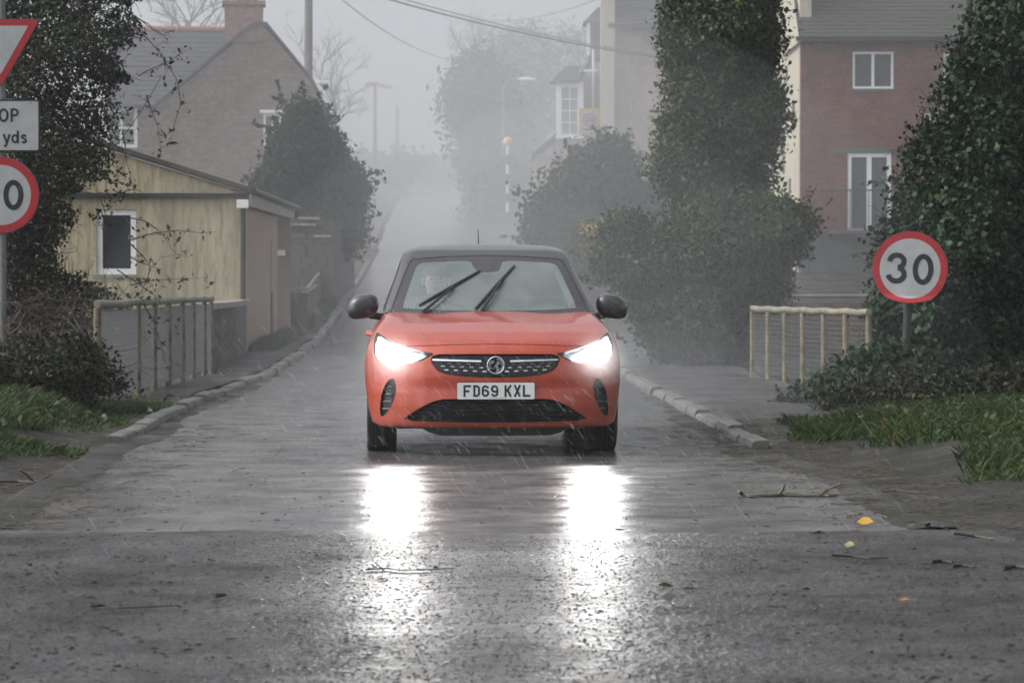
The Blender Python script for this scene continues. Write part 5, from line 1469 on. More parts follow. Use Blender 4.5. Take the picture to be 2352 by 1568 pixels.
def leaves(name, C, size, m, parent, out=None, asp=.62, bias=.7, tint=None, droop=.0, fold=.25):
    """one folded four-sided leaf per centre"""
    n = len(C); g = rng
    d = g.normal(size=(n, 3))
    if out is not None: d = d + out * bias * 1.8
    d /= np.linalg.norm(d, axis=1)[:, None] + 1e-9            # leaf normal
    u = g.normal(size=(n, 3)); u[:, 2] -= droop
    u -= d * (u * d).sum(1)[:, None]; u /= np.linalg.norm(u, axis=1)[:, None] + 1e-9
    v = np.cross(d, u)
    s = size * g.uniform(.45, 1.4, n)
    s = s[:, None]
    V = np.empty((n, 4, 3))
    V[:, 0] = C - u * s * .5; V[:, 1] = C + v * s * asp * .5 + d * s * fold * .4 - u * s * .08
    V[:, 2] = C + u * s * .55; V[:, 3] = C - v * s * asp * .5 + d * s * fold * .4 - u * s * .08
    F = np.arange(4 * n).reshape(n, 4)
    if tint is None: tint = g.uniform(0, 1, n)
    return raw_mesh(name, V.reshape(-1, 3), F, m, parent, np.repeat(tint, 4))
def cloud(poly, Y, depth, n, seed=1, lump=.35, lf=2.2, back=.2, inner=.25, edge=.0, clump=None):
    if clump:
        m, rc = clump; g = np.random.default_rng(seed + 500)
        P, nr = cloud(poly, Y, depth, max(8, n // m), seed, lump, lf, back, inner, edge)
        P = P - nr * rc * .45
        sz = np.repeat(g.uniform(.55, 1.45, len(P)), m)
        P, nr = np.repeat(P, m, 0), np.repeat(nr, m, 0)
        o = g.normal(size=P.shape); r_ = np.linalg.norm(o, axis=1)[:, None]; o = o / r_ * np.minimum(r_, 2.1) * rc * .62 * sz[:, None]
        o[:, 2] *= .8
        nr2 = nr * .7 + o / rc + np.array([0, 0, .35]); nr2 /= np.linalg.norm(nr2, axis=1)[:, None] + 1e-9
        return P + o, nr2
    return cloud0(poly, Y, depth, n, seed, lump, lf, back, inner, edge)
def cloud0(poly, Y, depth, n, seed=1, lump=.35, lf=2.2, back=.2, inner=.25, edge=.0):
    """points through a volume whose outline from the road is poly (photo pixels at depth Y); returns points, outward normals"""
    A = np.array(poly, float); lo, hi = A.min(0), A.max(0); g = np.random.default_rng(seed)
    out = []; need = n
    while need > 0:
        p = g.uniform(lo, hi, (need * 2 + 50, 2)); d = -poly_sd(p[:, 0], p[:, 1], A)
        p = np.concatenate([p, d[:, None]], 1)[d > edge]; out.append(p[:need]); need -= len(out[-1])
    p = np.concatenate(out); s = Y / FV
    X = (p[:, 0] - 1176) * s; Z = CAM_H + (650 - p[:, 1]) * s; d = p[:, 2] * s
    half = np.clip(d / (depth * 1.1), 0, 1); h = depth * np.sqrt(np.clip(half * (2 - half), 0, 1))
    nz = smooth_noise(X * lf, Z * lf, seed, 4)
    h = h * (1 + lump * nz)
    r_ = g.uniform(0, 1, len(p)); t = np.where(r_ < back, 1, -1) * np.where(g.uniform(0, 1, len(p)) < inner, g.uniform(0, 1, len(p)), g.uniform(.82, 1.05, len(p)))
    P = np.stack([X, Y + t * h, Z], 1)
    # outward: away from the outline's centre and towards the viewer
    e = .5
    gx = (-poly_sd(p[:, 0] + 3, p[:, 1], A) + poly_sd(p[:, 0] - 3, p[:, 1], A)); gy_ = (-poly_sd(p[:, 0], p[:, 1] + 3, A) + poly_sd(p[:, 0], p[:, 1] - 3, A))
    k = (1 - half)
    nr = np.stack([-gx / 6 * k, np.sign(t) * (1 - .8 * k), gy_ / 6 * k + .35], 1)
    nr /= np.linalg.norm(nr, axis=1)[:, None] + 1e-9
    return P, nr
def twig_mesh(name, paths, m, parent, rad=.006, n=3):
    """many tapering twigs as one mesh; paths: list of point lists or (points, radius)"""
    mb = MB()
    for p in paths:
        r_ = rad
        if isinstance(p, tuple): p, r_ = p
        k = len(p); mb.tube(p, [r_ * (1 - .75 * i / (k - 1)) for i in range(k)], n, False)
    o = mesh_obj(name, mb.v, mb.f, m, parent)
    if parent is not None: o['kind'] = 'stuff'
    return o
def wander(start, d, L, steps=6, curl=.35, grav=-.12):
    p = Vector(start); d = Vector(d).normalized(); out = [p.copy()]
    for _ in range(steps):
        d = (d + Vector((random.gauss(0, curl), random.gauss(0, curl), random.gauss(0, curl) + grav))).normalized(); p = p + d * (L / steps); out.append(p.copy())
    return out
M_TWIG = plain('dark_wet_twig', (.055, .040, .032), .6, var=.2, scale=10)
M_BRAMBLE = plain('reddish_bramble_stem', (.060, .036, .028), .55, var=.2, scale=10)
M_BARK = plain('dark_bark', (.06, .05, .042), .8, var=.3, scale=6, bmp=.5, bscale=20)
M_MOSSY = plain('mossy_green_twig', (.10, .115, .05), .6, var=.3, scale=20, c2=(.06, .05, .035))
L_IVY = mat_leaf('glossy_ivy_leaf', [(.004, .012, .004), (.009, .030, .008), (.022, .060, .014), (.060, .105, .034)], .30)
L_COL = mat_leaf('ivy_column_leaf', [(.014, .028, .010), (.032, .052, .016), (.062, .088, .024), (.13, .14, .04)], .42)
L_HEDGE = mat_leaf('small_hedge_leaf', [(.012, .018, .009), (.020, .030, .012), (.032, .044, .018), (.060, .070, .032)], .36)
L_BUSH = mat_leaf('olive_bush_leaf', [(.014, .030, .012), (.026, .048, .016), (.050, .072, .022), (.095, .095, .024)], .45)
L_CON = mat_leaf('conifer_spray', [(.012, .026, .018), (.020, .040, .026), (.032, .056, .034)], .55)
L_MIST = mat_leaf('grey_green_shrub_leaf', [(.014, .030, .016), (.024, .046, .024), (.04, .066, .032)], .5)
L_BARE = mat_leaf('brown_winter_twigs', [(.05, .042, .03), (.09, .075, .045), (.13, .105, .055)], .7)
L_YEL = mat_leaf('yellow_blossom', [(.42, .30, .03), (.62, .44, .05), (.5, .42, .12)], .5)
L_GRASS = mat_leaf('verge_grass', [(.018, .036, .010), (.034, .066, .016), (.044, .070, .021), (.095, .08, .045)], .45)

def plant(name, loc, label, cat, group=None):
    r_ = empty(name, loc); return tag(r_, label, cat, group)
def rel(P, root): return P - np.array(root.location)

def sprigs(parent, P, nr, n, L, size, m, mt, seed=1):
    """shoots that stand out of the mass and break its outline"""
    g = np.random.default_rng(seed); w_ = np.abs(nr[:, 0]) + np.clip(nr[:, 2], 0, 1) + .15; i = g.choice(len(P), n, p=w_ / w_.sum()); o = np.array(parent.location); tw = []; pts = []
    for k in i:
        d = nr[k] + g.normal(size=3) * .35 + np.array([0, 0, .25]); q = wander(P[k] - o, d, L * g.uniform(.5, 1.4), 4, .22, -.04); tw.append((q, .004 + L * .006))
        for a, b in zip(q, q[1:]):
            for _ in range(3): t_ = g.random(); pts.append(np.array(a) * (1 - t_) + np.array(b) * t_ + g.normal(size=3) * L * .07)
    twig_mesh('shoots', tw, mt, parent); leaves('shoot_leaves', np.array(pts), size, m, parent, None, .65, .5, g.uniform(.1, 1, len(pts)), .3)['kind'] = 'stuff'
# ---- dense ivy hedge on the right
ivy = plant('ivy_hedge', (5.0, 31.6, .1), 'dense glossy ivy hedge filling the right edge behind the 30 sign', 'hedge')
IVP = [(2245, -60), (2225, 20), (2205, 90), (2185, 130), (2172, 170), (2150, 200), (2125, 255), (2095, 320), (2075, 350), (2062, 400), (2046, 440), (2040, 485), (2015, 520), (1998, 600), (2010, 660), (1992, 700), (1996, 760), (1985, 800), (1960, 850), (1985, 925), (2100, 950), (2420, 1000), (2420, -60)]
P, nr = cloud(IVP, 31.7, 1.25, 70000, 21, .5, 2.6, .10, .22, 0, (26, .15))
nz = smooth_noise(P[:, 0] * 5, P[:, 2] * 5, 31, 3)
leaves('foliage', rel(P, ivy), .064, L_IVY, ivy, nr, .8, .6, np.clip(rng.beta(1.1, 3.2, len(P)) + nz * .16, 0, 1), .3)['kind'] = 'stuff'
sprigs(ivy, P, nr, 240, .24, .062, L_IVY, M_TWIG, 1)
mb = MB()
for k in range(7): mb.tube([(random.uniform(-.6, 1.0), .3, -.3), (random.uniform(-.6, 1.0), .3, 1.6), (random.uniform(-.2, 1.2), .4, 4.5)], [.09, .06, .03], 7)
mb.build('stem', M_BARK, ivy, True)
tw = []
for k in range(260):
    a, b = random.choice(IVP[1:20]), 0
    i = random.randrange(len(P)); p = P[i] - np.array(ivy.location); tw.append((wander(p, nr[i] + rng.normal(size=3) * .4, random.uniform(.15, .5), 4), .004))
twig_mesh('twigs', tw, M_TWIG, ivy)
# single ivy leaves that stand clear of the mass
i4 = np.array([(0, -.5, 0), (.42, -.1, .10), (.18, .12, .04), (.0, .55, 0), (-.18, .12, .04), (-.42, -.1, .10)]) * .075
leafm = None
idx = rng.choice(len(P), 3000, replace=False); idx = idx[(P[idx, 1] < 30.9) & (P[idx, 0] < 5.5)][:110]
for i in idx:
    if leafm is None:
        o = mesh_obj('leaf', i4, [(0, 1, 2, 3, 4, 5)], L_IVY, ivy); a = o.data.attributes.new('tint', 'FLOAT', 'POINT'); a.data.foreach_set('value', np.full(6, .72, dtype=np.float32)); leafm = o.data
    else: o = link(bpy.data.objects.new('leaf', leafm), ivy)
    o.location = P[i] + nr[i] * .05 - np.array(ivy.location); o.rotation_euler = (random.uniform(.3, 1.6), random.uniform(-.7, .7), random.uniform(-1, 1)); o.scale = (random.uniform(.8, 1.5),) * 3
# berry heads along the edge
mb = MB()
for (x, y) in ((2165, 108), (2148, 115), (2120, 248), (2118, 262), (2090, 338), (2085, 350), (2062, 398), (2050, 425), (2030, 505), (2010, 530), (2016, 515), (2186, 98)):
    c = np.array(at(x, y, 31.2)) - np.array(ivy.location)
    for k in range(10):
        q = c + rng.normal(size=3) * .022
        mb.lathe([(.0001, -.009), (.008, -.004), (.008, .004), (.0001, .009)], 5, tuple(q))
mb.build('berry_heads', plain('black_ivy_berries', (.022, .016, .014), .4), ivy)['kind'] = 'stuff'
# low sprawl of ivy onto the footway
sp_ = plant('ivy_sprawl', (3.0, 27.4, .1), 'low ivy trailing onto the footway below the 30 sign', 'ivy')
SPP = [(1765, 944), (1800, 915), (1830, 925), (1850, 880), (1905, 850), (1930, 820), (1985, 800), (2070, 790), (2100, 870), (2090, 930), (2010, 950), (1930, 945), (1850, 950)]
P, nr = cloud(SPP, 27.6, .5, 8000, 22, .5, 4, .1, .3, 0, (20, .12))
leaves('foliage', rel(P, sp_), .062, L_IVY, sp_, nr, .8, .7, np.clip(rng.beta(1.8, 2.2, len(P)), 0, 1), .2)['kind'] = 'stuff'
tw = [(wander(P[random.randrange(len(P))] - np.array(sp_.location), (-.6, -.3, .1), random.uniform(.2, .6), 5), .005) for k in range(60)]
twig_mesh('stems', tw, M_TWIG, sp_)

# ---- ivy-clad tree trunk: the tall dark column
col = plant('ivy_clad_tree', (2.85, 41.5, .1), 'tall ivy clad tree trunk standing like a column right of car', 'tree')
COLP = [(1520, -60), (1512, 40), (1505, 100), (1518, 170), (1512, 240), (1496, 300), (1490, 350), (1484, 392), (1500, 430), (1520, 462), (1552, 500), (1590, 640), (1600, 860), (1720, 860), (1740, 640), (1770, 520), (1752, 470), (1775, 425), (1768, 390), (1790, 350), (1800, 310), (1816, 262), (1812, 225), (1788, 180), (1802, 110), (1795, 50), (1788, -60)]
P, nr = cloud(COLP, 41.5, .95, 96000, 23, .45, 2.4, .18, .15, 9, (24, .17))
nz = smooth_noise(P[:, 0] * 4, P[:, 2] * 4, 33, 3)
leaves('crown', rel(P, col), .060, L_COL, col, nr, .75, .7, np.clip(rng.beta(1.4, 2.8, len(P)) + nz * .2, 0, 1), .5)['kind'] = 'stuff'
sprigs(col, P, nr, 420, .26, .075, L_COL, M_TWIG, 2)
MB().tube([(-.05, 0, -.3), (.02, .05, 2.5), (-.03, 0, 5.6)], [.28, .22, .16], 12).build('trunk', M_BARK, col, True)
tw = [(wander(P[i] - np.array(col.location), nr[i], random.uniform(.1, .3), 3), .005) for i in rng.choice(len(P), 160)]
twig_mesh('twigs', tw, M_TWIG, col)
# ---- bushes at its foot
bs = plant('olive_bush', (3.2, 39.8, .1), 'broad olive green bush spreading right at foot of ivy column', 'bush')
BSP = [(1380, 535), (1400, 500), (1450, 490), (1500, 520), (1545, 500), (1600, 455), (1660, 440), (1720, 470), (1745, 440), (1800, 450), (1840, 480), (1878, 505), (1860, 550), (1840, 600), (1800, 620), (1815, 660), (1790, 720), (1760, 790), (1735, 850), (1640, 868), (1560, 850), (1500, 820), (1470, 770), (1430, 700), (1390, 640), (1362, 590)]
P, nr = cloud(BSP, 39.6, 1.1, 66000, 24, .6, 2.6, .18, .25, 0, (24, .18))
nz = smooth_noise(P[:, 0] * 3, P[:, 2] * 3, 35, 3)
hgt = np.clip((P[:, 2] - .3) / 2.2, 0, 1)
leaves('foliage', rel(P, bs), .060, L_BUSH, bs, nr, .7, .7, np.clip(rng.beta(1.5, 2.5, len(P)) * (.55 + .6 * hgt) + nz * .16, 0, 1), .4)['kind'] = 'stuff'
sprigs(bs, P, nr, 380, .30, .07, L_BUSH, M_TWIG, 3)
tw = [(wander((random.uniform(-.9, .5), random.uniform(-.3, .3), -.1), (random.gauss(0, .3), random.gauss(0, .3), 1), random.uniform(1, 2.2), 6, .2, 0), .02) for k in range(22)]
twig_mesh('stems', tw, M_TWIG, bs, n=5)
# ---- misty bush in front of the bay window house
mbu = plant('misty_bush', (2.4, 74, .9), 'large rounded misty bush below the bay window house', 'bush')
MBP = [(1198, 545), (1205, 500), (1225, 455), (1255, 430), (1270, 390), (1300, 365), (1330, 330), (1365, 345), (1385, 312), (1410, 300), (1425, 330), (1450, 345), (1470, 400), (1500, 430), (1530, 480), (1550, 590), (1500, 640), (1380, 660), (1260, 620), (1215, 585)]
P, nr = cloud(MBP, 72, 1.7, 26000, 25, .55, 1.4, .18, .3, 0, (20, .32))
nz = smooth_noise(P[:, 0] * 1.6, P[:, 2] * 1.6, 37, 3)
leaves('foliage', rel(P, mbu), .14, L_MIST, mbu, nr, .6, .7, np.clip(rng.beta(1.6, 2.4, len(P)) + nz * .2, 0, 1), .3)['kind'] = 'stuff'
sprigs(mbu, P, nr, 300, .5, .13, L_MIST, M_TWIG, 4)
tw = [(wander((random.uniform(-1.2, 1.2), 0, -.3), (random.gauss(0, .4), 0, 1), random.uniform(2, 3.4), 6, .2, 0), .03) for k in range(16)]
twig_mesh('stems', tw, M_TWIG, mbu, n=5)
yl = plant('yellow_shrub', (1.75, 62, .5), 'shrub with yellow flowers beside the olive bush', 'shrub')
YP = [(1325, 520), (1345, 500), (1380, 498), (1410, 505), (1405, 540), (1380, 575), (1350, 590), (1330, 560)]
P, nr = cloud(YP, 62, .5, 420, 26, .5, 3, .2, .4, 0, (12, .14))
leaves('flowers', rel(P, yl), .055, L_YEL, yl, nr)['kind'] = 'stuff'
P, nr = cloud([(1310, 530), (1340, 505), (1410, 510), (1420, 600), (1380, 660), (1320, 640)], 62.3, .5, 3500, 27, .5, 3, .2, .4)
leaves('foliage', rel(P, yl), .07, L_BUSH, yl, nr)['kind'] = 'stuff'
# ---- conifer by the footway, left
co = plant('conifer', (-4.5, 66.5, .7), 'dark bushy conifer beside the footway below the brick gable', 'tree')
COP = [(588, 440), (600, 390), (625, 340), (640, 290), (665, 250), (690, 228), (715, 232), (735, 260), (760, 290), (785, 335), (800, 365), (830, 385), (846, 415), (838, 450), (836, 500), (826, 545), (806, 590), (780, 580), (760, 620), (690, 600), (640, 520), (600, 480)]
P, nr = cloud(COP, 66.5, 1.25, 28000, 28, .5, 1.8, .18, .25, 0, (22, .26))
nz = smooth_noise(P[:, 0] * 2, P[:, 2] * 2, 39, 3)
leaves('crown', rel(P, co), .15, L_CON, co, nr, .38, .6, np.clip(rng.beta(1.8, 2.2, len(P)) + nz * .2, 0, 1), -.2)['kind'] = 'stuff'
sprigs(co, P, nr, 260, .4, .14, L_CON, M_TWIG, 5)
MB().tube([(.1, 0, -.4), (.1, 0, 2), (0, 0, 4.2)], [.14, .10, .03], 8).build('trunk', M_BARK, co, True)

# ---- loose twiggy hedge on the left
lh = plant('twiggy_hedge', (-5.0, 31.4, .2), 'loose dark twiggy hedge behind the sign post', 'hedge')
LHP = [(-70, -60), (325, -60), (350, 20), (372, 80), (380, 140), (385, 190), (335, 232), (272, 270), (256, 325), (262, 385), (275, 440), (262, 462), (240, 500), (226, 560), (232, 620), (262, 660), (300, 700), (318, 760), (300, 840), (250, 880), (-70, 890)]
P, nr = cloud(LHP, 31.4, .95, 60000, 41, .6, 2.6, .2, .5, 0, (14, .16))
dens = smooth_noise(P[:, 0] * 3.2, P[:, 2] * 3.2, 43, 4)
xx = P[:, 0] * FV / P[:, 1] + 1176
keep = dens > -.75 + .80 * sstep(120, 380, xx) * (P[:, 2] > 1.2)
P, nr = P[keep], nr[keep]
low = sstep(1.6, .5, P[:, 2])
leaves('foliage', rel(P, lh), .050, L_HEDGE, lh, nr, .55, .5, np.clip(rng.beta(1.4, 2.6, len(P)), 0, 1), .3)['kind'] = 'stuff'
tw = []
for k in range(900):
    i = random.randrange(len(P)); p = P[i] - np.array(lh.location)
    tw.append((wander(p, (random.gauss(.05, .6), random.gauss(0, .5), random.gauss(.2, .6)), random.uniform(.2, .65), 6, .3, -.05), random.uniform(.003, .008)))
for k in range(46):
    tw.append((wander((random.uniform(-1.6, -.15), random.uniform(-.4, .5), -.1), (random.gauss(0.0, .12), random.gauss(0, .15), 1), random.uniform(2, 4.4), 9, .09, .05), random.uniform(.010, .022)))
twig_mesh('twigs', tw, M_TWIG, lh)['kind'] = 'stuff'
tw = []
for k in range(420):
    x = random.uniform(-30, 300); y = random.uniform(690, 880); p = np.array(at(x, y, random.uniform(28.6, 30.6))) - np.array(lh.location); p[2] = max(p[2], -.05)
    tw.append((wander(p, (random.gauss(0, 1), random.gauss(0, .4), random.uniform(-.3, 1)), random.uniform(.25, .8), 6, .35, -.1), random.uniform(.003, .006)))
twig_mesh('bramble_stems', tw, M_BRAMBLE, lh)['kind'] = 'stuff'
# long arching sprays with leaves, clear of the hedge
SPR = [[(299, 551), (356, 535), (410, 529), (462, 535), (496, 533)], [(302, 501), (331, 507), (361, 526), (381, 548), (393, 571), (413, 590)], [(300, 655), (322, 649), (356, 643), (405, 641), (477, 637)],
       [(282, 300), (289, 337), (292, 374), (302, 411), (307, 433)], [(290, 40), (311, 64), (345, 95), (375, 131), (409, 187), (416, 240), (397, 300), (369, 322)], [(320, 175), (337, 165), (394, 139), (442, 109)],
       [(338, 220), (345, 244), (364, 292), (371, 360)], [(300, 560), (330, 590), (345, 610), (340, 640), (352, 655)], [(300, 590), (320, 602), (350, 612), (375, 620)], [(270, 620), (300, 640), (345, 670), (380, 700), (410, 745)], [(330, 700), (352, 735), (368, 790), (380, 830)]]
pts = []; tws = []
for s_ in SPR:
    Yd = random.uniform(28.3, 29.3)
    q = [np.array(at(x, y, Yd + .15 * math.sin(i))) - np.array(lh.location) for i, (x, y) in enumerate(s_)]
    tws.append(([Vector(v) for v in q], .0075))
    for a, b in zip(q, q[1:]):
        for k in range(max(2, int(np.linalg.norm(b - a) / .035))):
            if random.random() < .75:
                c = a + (b - a) * random.random(); d = rng.normal(size=3) * .03; pts.append(c + d)
                if random.random() < .3:
                    e = wander(c, (random.gauss(0, 1), random.gauss(0, 1), random.gauss(-.3, 1)), .16, 3); tws.append((e, .003)); pts += [np.array(e[-1]) + rng.normal(size=3) * .015, np.array(e[-2]) + rng.normal(size=3) * .015]
twig_mesh('arching_stems', tws, M_TWIG, lh, n=5)
leaves('spray_leaves', np.array(pts), .056, L_HEDGE, lh, None, .55, .5, rng.uniform(.2, 1, len(pts)), .3)['kind'] = 'stuff'

# ---- grass on the verges
def grass(name, n, region, label, hmin=.025, hmax=.075):
    XY = []
    while len(XY) < n:
        q = rng.uniform((region[0], region[2]), (region[1], region[3]), (n, 2))
        z = ground_z(q[:, 0], q[:, 1]) - road_z(q[:, 1])
        dl = road_l(q[:, 1]) - q[:, 0]; dr = q[:, 0] - road_r(q[:, 1])
        d = np.where(q[:, 0] < 0, dl, dr)
        pat = smooth_noise(q[:, 0] * 3, q[:, 1] * 2, 51, 4) + rng.exponential(.35, len(q)) - .2
        ok = (z > .06 + .08 * pat) & (d > .26 + .12 * pat) & np.where(q[:, 0] > 0, (q[:, 0] > 2.25 + .25 * pat) & (q[:, 1] < 23.6 + (q[:, 0] - 2.2) * .9 - .8 * pat), q[:, 1] < 28.2 - 2.6 * sstep(-3.5, -4.3, q[:, 0]) - .6 * pat)
        XY += list(q[ok])
    XY = np.array(XY[:n]); Z = ground_z(XY[:, 0], XY[:, 1])
    h = rng.uniform(hmin, hmax, n) * (1 + .5 * smooth_noise(XY[:, 0] * 4, XY[:, 1] * 4, 53, 3)); a = rng.uniform(0, 6.28, n); ln = rng.uniform(.2, 1.2, n) * h
    dx, dy = np.cos(a), np.sin(a); wd = rng.uniform(.0013, .0032, n)
    B = np.stack([XY[:, 0], XY[:, 1], Z - .01], 1); sd = np.stack([-dy, dx, np.zeros(n)], 1) * wd[:, None]; dr_ = np.stack([dx, dy, np.zeros(n)], 1)
    V = np.empty((n, 4, 3)); V[:, 0] = B - sd; V[:, 1] = B + sd
    V[:, 2] = B + sd * .7 + dr_ * (ln * .35)[:, None] + np.array([0, 0, 1]) * (h * .65)[:, None]; V[:, 3] = B + dr_ * ln[:, None] + np.array([0, 0, 1]) * h[:, None]
    o = raw_mesh(name, V.reshape(-1, 3), np.arange(4 * n).reshape(n, 4), L_GRASS, None, np.repeat(np.clip(rng.beta(1.6, 2.4, n), 0, 1), 4))
    return tag(o, label, 'grass', None, 'stuff')
grass('grass', 95000, (-7.2, -2.7, 17.5, 29.0), 'wet green grass on the left verge below the hedge')
grass('grass', 95000, (1.7, 6.6, 17.0, 27.5), 'wet green grass on the right verge below the ivy')
# broad-leaved weeds in the grass
P = np.stack([rng.uniform(2.4, 4.4, 420), rng.uniform(19.4, 25, 420), np.zeros(420)], 1); P[:, 2] = ground_z(P[:, 0], P[:, 1]) + rng.uniform(.01, .10, 420); P = P[(P[:, 2] > .1)]
tag(leaves('weeds', P, .05, L_BUSH, None, np.tile((0, -.3, 1.), (len(P), 1)), .6, .5, rng.uniform(.3, 1, len(P)), .4), 'broad leaved weeds growing through the right verge', 'weeds', None, 'stuff')
P = np.stack([rng.uniform(-6, -3.0, 700), rng.uniform(19.2, 28, 700), np.zeros(700)], 1); P[:, 2] = ground_z(P[:, 0], P[:, 1]) + rng.uniform(.01, .10, 700); P = P[(P[:, 2] > .12)]
tag(leaves('weeds', P, .06, L_BUSH, None, np.tile((0, -.3, 1.), (len(P), 1)), .6, .5, rng.uniform(.2, 1, len(P)), .4), 'broad leaved weeds growing through the left verge', 'weeds', None, 'stuff')
# tuft by the bungalow wall and on the bank up the hill
q = rng.uniform((-4.0, 44.9), (-3.6, 52), (5000, 2)); 
n = len(q); h = rng.uniform(.05, .2, n); Z = road_z(q[:, 1]) + .08
V = np.empty((n, 3, 3)); V[:, 0] = np.stack([q[:, 0] - .006, q[:, 1], Z], 1); V[:, 1] = np.stack([q[:, 0] + .006, q[:, 1], Z], 1); V[:, 2] = np.stack([q[:, 0] + rng.normal(0, .05, n), q[:, 1] + rng.normal(0, .05, n), Z + h], 1)
tag(raw_mesh('grass', V.reshape(-1, 3), np.arange(3 * n).reshape(n, 3), L_GRASS, None, np.repeat(rng.uniform(0, .8, n), 3)), 'grass tuft at the foot of the bungalow side wall', 'grass', None, 'stuff')
q = rng.uniform((-3.95, 54.2), (-3.62, 63), (6000, 2)); q[:, 0] += -(q[:, 1] - 54) * .012
n = len(q); h = rng.uniform(.05, .3, n); Z = road_z(q[:, 1]) + .08
V = np.empty((n, 3, 3)); V[:, 0] = np.stack([q[:, 0] - .008, q[:, 1], Z], 1); V[:, 1] = np.stack([q[:, 0] + .008, q[:, 1], Z], 1); V[:, 2] = np.stack([q[:, 0] + rng.normal(0, .05, n), q[:, 1] + rng.normal(0, .05, n), Z + h], 1)
tag(raw_mesh('grass', V.reshape(-1, 3), np.arange(3 * n).reshape(n, 3), L_GRASS, None, np.repeat(rng.uniform(0, .8, n), 3)), 'rough grass at the foot of the garden wall past the bungalow', 'grass', None, 'stuff')

# ---- misty trees up the hill
def mist_tree(name, poly, Y, depth, n, size, m, label, seed, group, asp=.5):
    A = np.array(poly); bx_ = (A[:, 0].min() + A[:, 0].max()) / 2
    base = at(bx_, 650, Y); gzv = float(road_z(Y)); r_ = plant(name, (base.x, Y, gzv), label, 'tree', group)
    P, nr = cloud(poly, Y, depth, n, seed, .5, .8, .2, .35, 0, (16, .7))
    nz = smooth_noise(P[:, 0], P[:, 2], seed + 3, 3)
    leaves('crown', rel(P, r_), size, m, r_, nr, asp, .5, np.clip(rng.beta(1.8, 2.2, len(P)) + nz * .2, 0, 1))['kind'] = 'stuff'
    zt_ = at(0, A[:, 1].min(), Y).z - gzv
    MB().tube([(0, 0, -.5), (0, 0, zt_ * .4), (.1, 0, zt_ * .85)], [.3, .22, .06], 8).build('trunk', M_BARK, r_, True)
    return r_, P, nr
mist_tree('evergreen_tree', [(1018, 250), (1018, 205), (1030, 175), (1052, 158), (1062, 128), (1090, 112), (1120, 125), (1160, 150), (1195, 210), (1215, 300), (1225, 400), (1200, 490), (1100, 495), (1075, 440), (1055, 370), (1035, 310)], 128, 2.6, 14000, .30, L_MIST, 'round headed evergreen tree fading into the mist right of road', 71, 'trees in the mist')
mist_tree('winter_tree', [(1070, 140), (1110, 75), (1180, 52), (1250, 60), (1310, 62), (1380, 85), (1410, 160), (1400, 300), (1300, 470), (1200, 480), (1140, 470)], 140, 3, 15000, .30, L_BARE, 'brownish winter tree behind the evergreen and bay window house', 72, 'trees in the mist', .22)
mist_tree('dark_shrub', [(1070, 495), (1085, 400), (1130, 360), (1190, 370), (1230, 420), (1240, 500), (1215, 545), (1120, 535)], 118, 1.6, 5000, .26, L_MIST, 'low dark shrub mass behind the crossing beacon', 73, None)
# far hedge across the top of the hill
fh = plant('far_hedge', (-3, 178, 6.6), 'long low hedge across the hilltop where the road ends', 'hedge')
P, nr = cloud([(560, 380), (700, 350), (800, 345), (860, 352), (930, 345), (1010, 360), (1080, 365), (1160, 380), (1160, 442), (1000, 440), (820, 440), (560, 450)], 178, 1.4, 7000, 74, .4, .7, .2, .35, 0, (14, .8))
leaves('foliage', rel(P, fh), .4, L_MIST, fh, nr)['kind'] = 'stuff'
# bare trees: branching skeletons
def bare_tree(name, x, yb, yt, Y, spread, label, seed, n0=7, parent_group='bare trees in the mist'):
    random.seed(seed); a = at(x, yb, Y); b = at(x, yt, Y); H = b.z - a.z; r_ = plant(name, a, label, 'tree', parent_group)
    paths = []
    trunk = [Vector((0, 0, -.5)), Vector((random.gauss(0, .05), 0, H * .35)), Vector((random.gauss(0, .15), 0, H * .6))]
    MB().tube(trunk, [H * .022, H * .016, H * .01], 7).build('trunk', M_BARK, r_, True)
    def grow(p, d, L, r, lev):
        q = wander(p, d, L, 5, .13, .03); paths.append((q, r))
        if lev < 4:
            for k in range(random.randint(3, 4)):
                t = random.randint(1, 5); nd = (q[t] - q[t - 1]).normalized() + Vector((random.gauss(0, .6), random.gauss(0, .6), random.gauss(.15, .4)))
                grow(q[t], nd, L * random.uniform(.5, .72), r * .62, lev + 1)
    for k in range(n0):
        t = random.uniform(.3, 1); p = trunk[1].lerp(trunk[2], t); an = random.uniform(0, 6.28)
        grow(p, (math.cos(an) * spread, math.sin(an) * spread, random.uniform(.5, 1.2)), H * random.uniform(.25, .4), H * .007, 1)
    twig_mesh('crown', paths, M_BARK, r_)
bare_tree('bare_tree', 440, 300, -120, 118, .9, 'bare winter tree above the roof behind the chimney', 5, 9)
bare_tree('bare_tree', 770, 430, 110, 128, .7, 'pale bare tree right of the gable by the telegraph pole', 9, 7)
bare_tree('bare_tree', 1085, 300, 40, 140, .6, 'bare branched treetop above the misty evergreen', 12, 7)
random.seed(99)

tw = []
for k in range(520):
    s_ = random.choice((-1, 1)); Y = random.uniform(19.5, 27.5); X = random.uniform(2.5, 5.2) if s_ > 0 else random.uniform(-6, -3.3); z = gz(X, Y)
    tw.append((wander((X, Y, z), (random.gauss(0, .5), random.gauss(0, .4), random.uniform(.2, 1)), random.uniform(.1, .5), 5, .25, -.08), random.uniform(.0015, .0035)))
tag(twig_mesh('dead_stalks', tw, plain('dead_stalk', (.15, .095, .055), .7, var=.3, scale=4), None), 'dead brown stalks standing in the verge grass', 'stalks', None, 'stuff')

